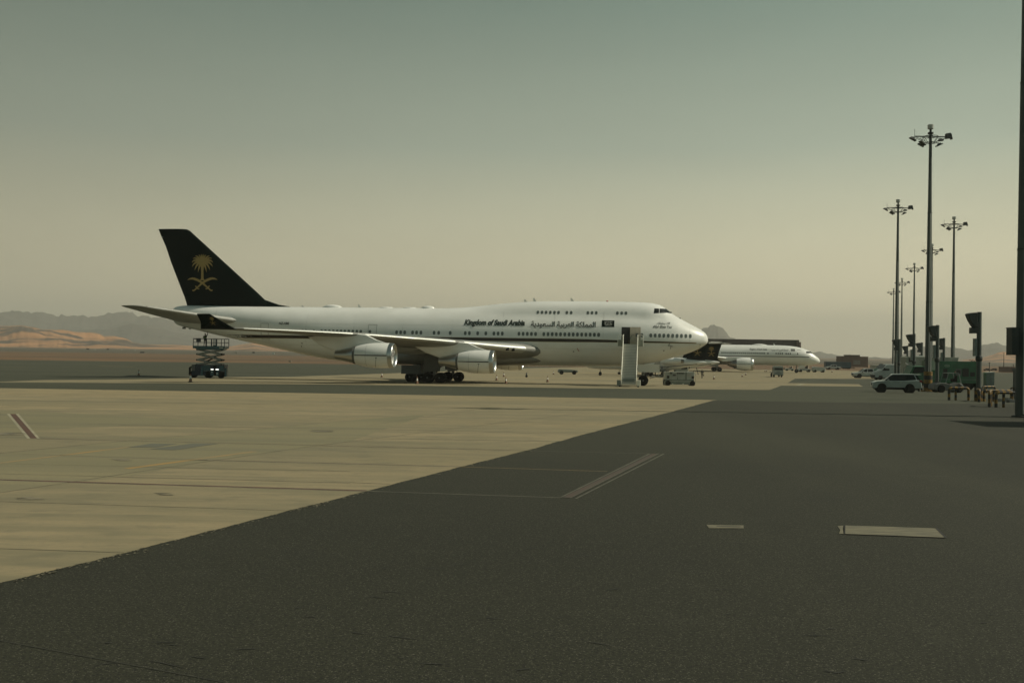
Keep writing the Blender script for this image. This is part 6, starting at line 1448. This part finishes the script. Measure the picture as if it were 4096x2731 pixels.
# unseen bridge-like cabin added outside the picture for the shadow it casts in
ab = thing('shadow_caster_cabin', 'unseen grey bridge-like cabin added beyond the right edge to cast a shadow', 'shadow caster', (31.0, 52.6, zg(52)), 0)
mb = MB(); mb.box((5, 0, 4.1), (12, 4.6, 2.4)); mb.build('cabin', M['cabinet'], ab)
mb = MB(); mb.box((5, 0, 2.1), (1.4, 1.4, 2.6)); mb.box((5, 0, .8), (2.6, 3.0, .4)); mb.build('drive_column', M['grey'], ab)
for sg in (-1, 1): vwheel(ab, (5, sg * 1.2, .5), .5, .35, 'hub')
# ------------------------------------------------------------ second airliner, twin engined, in the distance
def small_jet_hull(par, TOPp, BOTp, Wp, mat_='white', n=28, name='fuselage'):
    xs = sorted(set([p[0] for p in TOPp] + [TOPp[0][0] + (TOPp[-1][0] - TOPp[0][0]) * (k / 40) for k in range(41)])); mb = MB(); secs = []
    for a in xs:
        zt, zb, w_ = itp(TOPp, a), itp(BOTp, a), itp(Wp, a); zc = (zt + zb) / 2
        secs.append([Vector((a, w_ * cos(2 * pi * i / n), zc + (zt - zb) / 2 * sin(2 * pi * i / n))) for i in range(n)])
    mb.loft(secs); o = mb.build(name, M[mat_], par, smooth=True, ang=60); bv = BVHTree.FromPolygons([tuple(v.co) for v in o.data.vertices], [tuple(p.vertices) for p in o.data.polygons]); return o, bv
# axis: nose to the right as the big one; d about 294 m
D2 = 290.0; TH2 = radians(10); A2 = Vector((-cos(TH2), sin(TH2), 0)); B2 = Vector((-sin(TH2), -cos(TH2), 0))
N2 = at(3280, hor(3280), D2); N2.z = zg(D2)
j2 = thing('airliner', 'smaller looking white twin engined airliner parked beyond, in front of the dark hangar', 'airliner', N2, pi - TH2)
T2 = [(0, 3.6), (.15, 4.0), (.6, 4.5), (1.5, 5.25), (2.3, 5.9), (3.5, 6.6), (5, 7.2), (7, 7.65), (9.5, 7.88), (12, 7.95), (38, 7.95), (48, 7.9), (55, 7.6), (56.5, 7.2)]
B2_ = [(0, 3.4), (.15, 3.1), (.6, 2.75), (1.5, 2.45), (3, 2.2), (5, 2.08), (9, 2.05), (38, 2.05), (46, 3.2), (53, 5.0), (56.5, 6.3)]
W2_ = [(0, .06), (.15, .45), (.6, .95), (1.5, 1.5), (3, 2.1), (5, 2.55), (8, 2.85), (10, 2.88), (38, 2.88), (46, 2.4), (53, 1.1), (56.5, .3)]
f2, bv2 = small_jet_hull(j2, T2, B2_, W2_)
def side2(a, z, eps=.03):
    h = bv2.ray_cast(Vector((a, 12, z)), Vector((0, -1, 0))); return (h[0].y if h[0] else 0) + eps
def a2(px, z=5.4, lat=2.85):
    lo, hi = -2, 60
    for _ in range(40):
        a = (lo + hi) / 2; v = N2 + A2 * a + B2 * lat + Vector((0, 0, z)) - CAM; x = CX + F * v.dot(RT) / v.dot(_f)
        if x > px: lo = a
        else: hi = a
    return (lo + hi) / 2
def dec2(name, m, vs, fs, par=None, eps=.03):
    mb = MB(); mb.add([(a, side2(a, z, eps), z) for a, z in vs], fs); return mb.build(name, m, par or j2)
for z8 in (680, 708, 737, 766, 796, 824, 852, 880, 909, 938, 967, 996, 1024, 1055, 1084, 1112, 1142, 1171, 1200, 1230, 1259, 1289, 1345, 1463, 1493, 1522, 1552, 1608, 1638, 1669, 1776):
    a = a2(2700 + z8 / 3.618); p = rrect(.28, .50, .11); n = len(p)
    dec2('cabin_window', M['dark'], [(a, 5.55)] + [(a + x, 5.55 + y) for x, y in p], [(0, 1 + k, 1 + (k + 1) % n) for k in range(n)])
vs = []; n = 60
for i in range(n + 1):
    a = 3.2 + 36 * i / n; vs += [(a, 4.55), (a, 4.75)]
dec2('cheat_line', M['stripe'], vs, [(2 * i, 2 * i + 1, 2 * i + 3, 2 * i + 2) for i in range(n)])
def let2(body, x0, x1, z0, z1, name, sh=0, bo=.01):
    v_, f_, (a_, b_, c_, d_) = text2d(body, sh, bo); al, ar = a2(x0, z0), a2(x1, z0)
    dec2(name, M['letter'], [(al + (ar - al) * (x - a_) / (b_ - a_), z0 + (z1 - z0) * (y - c_) / (d_ - c_)) for x, y in v_], f_, eps=.06)
let2('Kingdom of Saudi Arabia', 2999, 3069, 6.35, 6.95, 'title_lettering', .2, .03); let2(arabic('المملكة العربية السعودية'), 3086, 3154, 6.25, 6.85, 'arabic_lettering', 0, .02)
fa, fb = a2(3164, 6.6), a2(3181, 6.6); vs, fs = rgrid(min(fa, fb), max(fa, fb), 6.3, 6.95, 2, 2); dec2('flag_panel', M['grey'], vs, fs)
aw = a2(3243, 6.2, 2.2); vs, fs = rgrid(2.2, 4.1, 5.75, 6.3, 5, 3)
dec2('cockpit_window', M['glass'], [(a + (.45 * (z - 5.75) / .55 if a < 2.6 else 0), z) for a, z in vs], fs)
mb = MB(); h = bv2.ray_cast(Vector((-5, .7, 6.0)), Vector((1, 0, 0)))
for sg in (-1, 1):
    vs = []
    for j in range(4):
        for i in range(4):
            y = sg * (.05 + .35 * i); z = 5.7 + .16 * j; hh = bv2.ray_cast(Vector((-5, y, z)), Vector((1, 0, 0))); vs.append(((hh[0].x if hh[0] else 3) - .03, y, z + .02))
    mb.add(vs, [(j * 4 + i, j * 4 + i + 1, j * 4 + i + 5, j * 4 + i + 4) for j in range(3) for i in range(3)])
mb.build('windshield', M['glass'], j2)
for x0, x1 in ((3069, 3084), (3189, 3204)):
    a0, a1 = a2(x1), a2(x0); m_ = MB()
    for (pa_, pb_) in (((a0, 4.6), (a0, 6.7)), ((a1, 4.6), (a1, 6.7)), ((a0, 6.7), (a1, 6.7))):
        dx, dz = (.06, 0) if pa_[0] == pb_[0] else (0, .06); Q = [pa_, (pa_[0] + dx, pa_[1] + dz), (pb_[0] + dx, pb_[1] + dz), pb_]
        m_.add([(x, side2(x, z, .05), z) for x, z in Q], [(0, 1, 2, 3)])
    m_.build('door', M['grey'], j2)
for l0, dx_ in ((3026, .0), (3090, .0)):
    a = a2(l0 + 12, 8, 0); mb = MB()
    if l0 == 3026: mb.loft([[Vector((a - 2.2 + 4.4 * t, .7 * cos(q * pi / 6) * sin(pi * max(.03, min(.97, t))) ** .5, 7.9 + .42 * sin(pi * max(.03, min(.97, t))) ** .6 * sin(q * pi / 6))) for q in range(7)] for t in [k / 10 for k in range(11)]]); mb.build('antenna_fairing', M['white'], j2, smooth=True)
    else: mb.add([(a, 0.02, 7.9), (a + .5, .02, 7.9), (a + .6, .02, 8.5), (a + .4, .02, 8.5), (a, -.02, 7.9), (a + .5, -.02, 7.9), (a + .6, -.02, 8.5), (a + .4, -.02, 8.5)], [(0, 1, 2, 3), (7, 6, 5, 4), (0, 3, 7, 4), (1, 5, 6, 2)]); mb.build('blade_antenna', M['white'], j2)
for sg in (1, -1):
    WS2 = [(2.2, 20.5, 11, 3.1, .03, .12), (9, 26.3, 7.2, 3.9, .02, .10), (18, 34.2, 4.6, 4.7, .01, .09), (27, 42.4, 2.4, 5.5, 0, .08), (29.6, 45.6, .9, 5.9, 0, .06)]
    w2o = fan_part('wing', M['under'], [wing_section(l, le, ch_, z, inc, th, sg) for l, le, ch_, z, inc, th in WS2], j2, ang=60)
    mb = MB(); mb.loft([[Vector((itp([(x[0], x[1]) for x in WS2], l) - .04 + .06 * itp([(x[0], x[2]) for x in WS2], l) * (abs(k) / 4) ** 1.7, sg * l, itp([(x[0], x[3]) for x in WS2], l) + (1 if k > 0 else -1) * .055 * itp([(x[0], x[2]) for x in WS2], l) * (abs(k) / 4) ** .8 * .8)) for k in range(-4, 5)] for l in [3.2 + 25 * q / 10 for q in range(11)]]); mb.build('leading_edge_slat', M['white'], w2o, smooth=True)
    T = Matrix.Translation((19.6, sg * 9.8, 2.35)); e_ = MB(); e_.lathe([(.5, 1.45), (0, 1.62), (-.05, 1.68), (.0, 1.74), (.6, 1.84), (1.8, 1.9), (3.2, 1.82), (4.6, 1.5), (4.6, 1.4)], 32, 'x', T); nac = e_.build('engine', M['white'], j2, smooth=True, ang=50)
    e_ = MB(); e_.lathe([(.5, 1.46), (.05, 1.6), (-.08, 1.68), (.0, 1.76), (.7, 1.86)], 32, 'x', T); e_.build('inlet_lip', M['metal'], nac, smooth=True)
    e_ = MB(); e_.lathe([(1.0, 1.45), (1.0, .01)], 24, 'x', T); e_.build('fan', M['grey'], nac)
    e_ = MB(); e_.lathe([(4.0, 1.35), (5.2, 1.2), (6.2, .75), (6.9, .1)], 24, 'x', T); e_.build('exhaust_nozzle', M['burnt'], nac, smooth=True)
    e_ = MB()
    for k in range(10):
        def R2(x): return itp([(.6, 1.85), (1.8, 1.91), (3.2, 1.83), (4.6, 1.51)], x) + .02
        x0, x1 = .75 + .38 * k, .75 + .38 * (k + 1); e_.add([(x0, sg * R2(x0), -.06), (x1, sg * R2(x1), -.06), (x1, sg * R2(x1), .06), (x0, sg * R2(x0), .06)], [(0, 1, 2, 3)], T)
    e_.build('nacelle_stripe', M['stripe'], nac)
    e_ = MB(); e_.prism([(20.5, 4.15), (24.5, 4.35), (30, 3.9), (28, 3.0), (24, 3.2)], sg * 9.8 - .2, sg * 9.8 + .2, inset=.08); e_.build('pylon', M['white'], j2)
    m = MB(); z0 = 0; aG = 29.5; m.tube((aG, sg * 4.9, .6), (aG, sg * 4.9, 2.9), .28); m.tube((aG - .8, sg * 4.9, .7), (aG + .8, sg * 4.9, .7), .16); m.tube((aG, sg * 4.9, 2), (aG - 2, sg * 4, 3.0), .12, n=6); lg = m.build('main_gear', M['strut'], j2)
    for sa in (-.75, .75):
        for sl_ in (-.6, .6): wheel(lg, (aG + sa, sg * 4.9 + sl_, .66), .66, .45)
    m = MB(); m.box((aG + .8, sg * 5.7, 2.5), (2.4, .08, 1.9), rx=sg * .2); m.build('gear_door', M['under'], lg)
m = MB(); m.tube((6.6, 0, .5), (6.6, 0, 2.5), .16); m.tube((6.6, -.5, .55), (6.6, .5, .55), .1); lg = m.build('nose_gear', M['strut'], j2)
for l in (-.42, .42): wheel(lg, (6.6, l, .52), .52, .34)
m = MB(); m.box((5.2, .5, 1.9), (1.8, .05, .8)); m.build('gear_door', M['white'], lg)
fan_part('vertical_fin', M['tail'], [[Vector((a + x * ch_, t * .08 * ch_, z)) for x, t in AFL] for z, a, ch_ in ((7.3, 45, 8.5), (9, 47.2, 7.0), (15.5, 53.5, 3.6), (16.8, 55.4, 2.4))], j2)

# ------------------------------------------------------------ two business jets seen from the tail quarter
def bizjet(label, loc, rz, k=1.0):
    b = thing('business_jet', label, 'business jet', loc, rz, 'business jets parked beyond the nose')
    T_ = [(0, 2.0), (.3, 2.35), (1.2, 2.75), (2.2, 3.3), (3.2, 3.7), (5, 3.92), (18, 3.92), (21, 3.88), (24.5, 3.6), (26.2, 3.3)]
    B_ = [(0, 1.9), (.3, 1.7), (1.2, 1.5), (3, 1.38), (18, 1.38), (20.5, 1.75), (24, 2.5), (26.2, 3.0)]
    W_ = [(0, .05), (.3, .35), (1.2, .75), (3, 1.15), (4.5, 1.27), (18, 1.27), (21, 1.1), (24.5, .6), (26.2, .15)]
    f_, bv = small_jet_hull(b, T_, B_, W_, n=22)
    for s in (-1, 1):
        m = MB(); vs = []
        for i in range(40):
            a = 2.0 + 22.5 * i / 39; z = 2.12 if a < 18 else 2.12 + (a - 18) * .10
            for zz in (z - .06, z + .07):
                h = bv.ray_cast(Vector((a, s * 5, zz)), Vector((0, -s, 0))); vs.append((a, (h[0].y if h[0] else 0) + s * .03, zz))
        m.add(vs, [(2 * i, 2 * i + 1, 2 * i + 3, 2 * i + 2) for i in range(39)]); m.build('cheat_line', M['stripe'], b)
        for i in range(7):
            a = 6 + i * 1.4; h = bv.ray_cast(Vector((a, s * 5, 2.95)), Vector((0, -s, 0))); m = MB(); p = [(.3 * cos(t), .2 * sin(t)) for t in [2 * pi * q / 10 for q in range(10)]]
            m.add([(a + x, h[0].y + s * .03 - s * abs(y) * .1, 2.95 + y) for x, y in p], [tuple(range(10))]); m.build('cabin_window', M['dark'], b)
        fan_part('wing', M['under'], [wing_section(l, le, ch_, z, 0, th, s) for l, le, ch_, z, th in ((.8, 9.8, 5.4, 1.62, .12), (6, 13.6, 3.2, 1.9, .1), (12.2, 18.2, 1.7, 2.3, .09), (12.9, 19.0, 1.2, 2.6, .09), (13.1, 20.0, .7, 3.9, .09))], b)
        e_ = MB(); T = Matrix.Translation((17.4, s * 2.0, 3.35)); e_.lathe([(.4, .50), (0, .56), (-.04, .60), (.1, .66), (1.2, .72), (3.2, .64), (4.2, .46), (4.2, .40)], 22, 'x', T); ng_ = e_.build('engine', M['white'], b, smooth=True, ang=50)
        e_ = MB(); e_.lathe([(.5, .5), (.5, .01)], 16, 'x', T); e_.build('fan', M['grey'], ng_)
        e_ = MB(); e_.lathe([(4.1, .42), (4.7, .36), (4.7, .3)], 18, 'x', T); e_.build('exhaust_nozzle', M['burnt'], ng_)
        e_ = MB(); e_.box((19.3, s * 1.3, 3.3), (2.6, .8, .3)); e_.build('engine_pylon', M['white'], b)
        m = MB(); m.tube((14, s * 2.2, .4), (14, s * 2.2, 1.7), .1); lg = m.build('main_gear', M['strut'], b)
        for q in (-.25, .25): wheel(lg, (14, s * 2.2 + q, .42), .42, .22)
        m = MB(); m.box((14, s * 2.65, 1.25), (.9, .05, .9), rx=s * .3); m.build('gear_door', M['white'], lg)
    fn = fan_part('vertical_fin', M['tail'], [[Vector((a + x * ch_, t * .09 * ch_, z)) for x, t in AFL] for z, a, ch_ in ((3.6, 21.8, 4.2), (4.1, 22.3, 3.5), (5.5, 22.9, 3.2), (7.3, 23.7, 3.0))], b)
    for s in (-1, 1):
        m = MB(); vs, fs = EMB; m.add([(24.45 - x * s * -1.7, s * (.30 + .02), 5.15 + y * 1.65) for x, y in vs], fs); m.build('tail_emblem', M['gold'], fn)
        fan_part('tailplane', M['white'], [wing_section(l, le, ch_, 7.4 , 0, .09, s) for l, le, ch_ in ((.05, 23.2, 3.4), (5.1, 26.8, 1.5))], b)
    m = MB(); m.lathe([(22.6, .05), (23.1, .2), (24.0, .26), (26.3, .16), (27.1, .03)], 12, 'x', Matrix.Translation((0, 0, 7.4))); m.build('tail_bullet', M['tail'], b, smooth=True)
    m = MB(); m.tube((3.4, 0, .3), (3.4, 0, 1.5), .07); lg = m.build('nose_gear', M['strut'], b)
    for q in (-.15, .15): wheel(lg, (3.4, q, .28), .28, .14)
    return b
hdg = radians(160)   # direction of the nose: left and away
def place_biz(label, px_fin, py_tail_top, D, hd, k=1.0):
    # put the top of the fin (local x 25.6, z 7.4) at the given photo point
    P = at(px_fin, hor(px_fin), D); rz = hd + pi
    off = Vector((25.0 * cos(rz), 25.0 * sin(rz), 0)) * k
    b = bizjet(label, Vector((P.x, P.y, 0)) - off, rz, k); b.location.z = zg(b.location.y); b.scale = (k, k, k); return b
place_biz('white business jet with dark T-tail and gold palm, nearer the second airliner', 2856, 1361, 222, hdg)
place_biz('white business jet with dark T-tail half hidden behind the big airliner nose', 2778, 1361, 222, hdg)
ob = bizjet('white business jet whose wing and wheels show under the big airliner belly', Vector((0, 0, 0)), 0)
ob.location = g(2455, 1508) + Vector((7, 9, 0)); ob.location.z = zg(ob.location.y); ob.rotation_euler = (0, 0, radians(155) + pi); ob.location = ob.location - Matrix.Rotation(radians(155) + pi, 3, 'Z') @ Vector((14, 0, 0)) + Vector((1.5, 4, 0)); ob.location.z = zg(ob.location.y)

# ------------------------------------------------------------ haze
mb = MB(); mb.box((0, 0, 265), (29000, 29000, 534)); hz_ = mb.build('haze', M['white']); hz_.data.materials.clear()
m = bpy.data.materials.new('haze'); m.use_nodes = True; t = m.node_tree; t.nodes.clear()
o_ = t.nodes.new('ShaderNodeOutputMaterial'); v = t.nodes.new('ShaderNodeVolumePrincipled'); v.inputs['Density'].default_value = HAZE; v.inputs['Color'].default_value = (.95, .93, .84, 1); v.inputs['Anisotropy'].default_value = 0.1
t.links.new(v.outputs[0], o_.inputs['Volume']); hz_.data.materials.append(m); tag(hz_, kind='stuff')
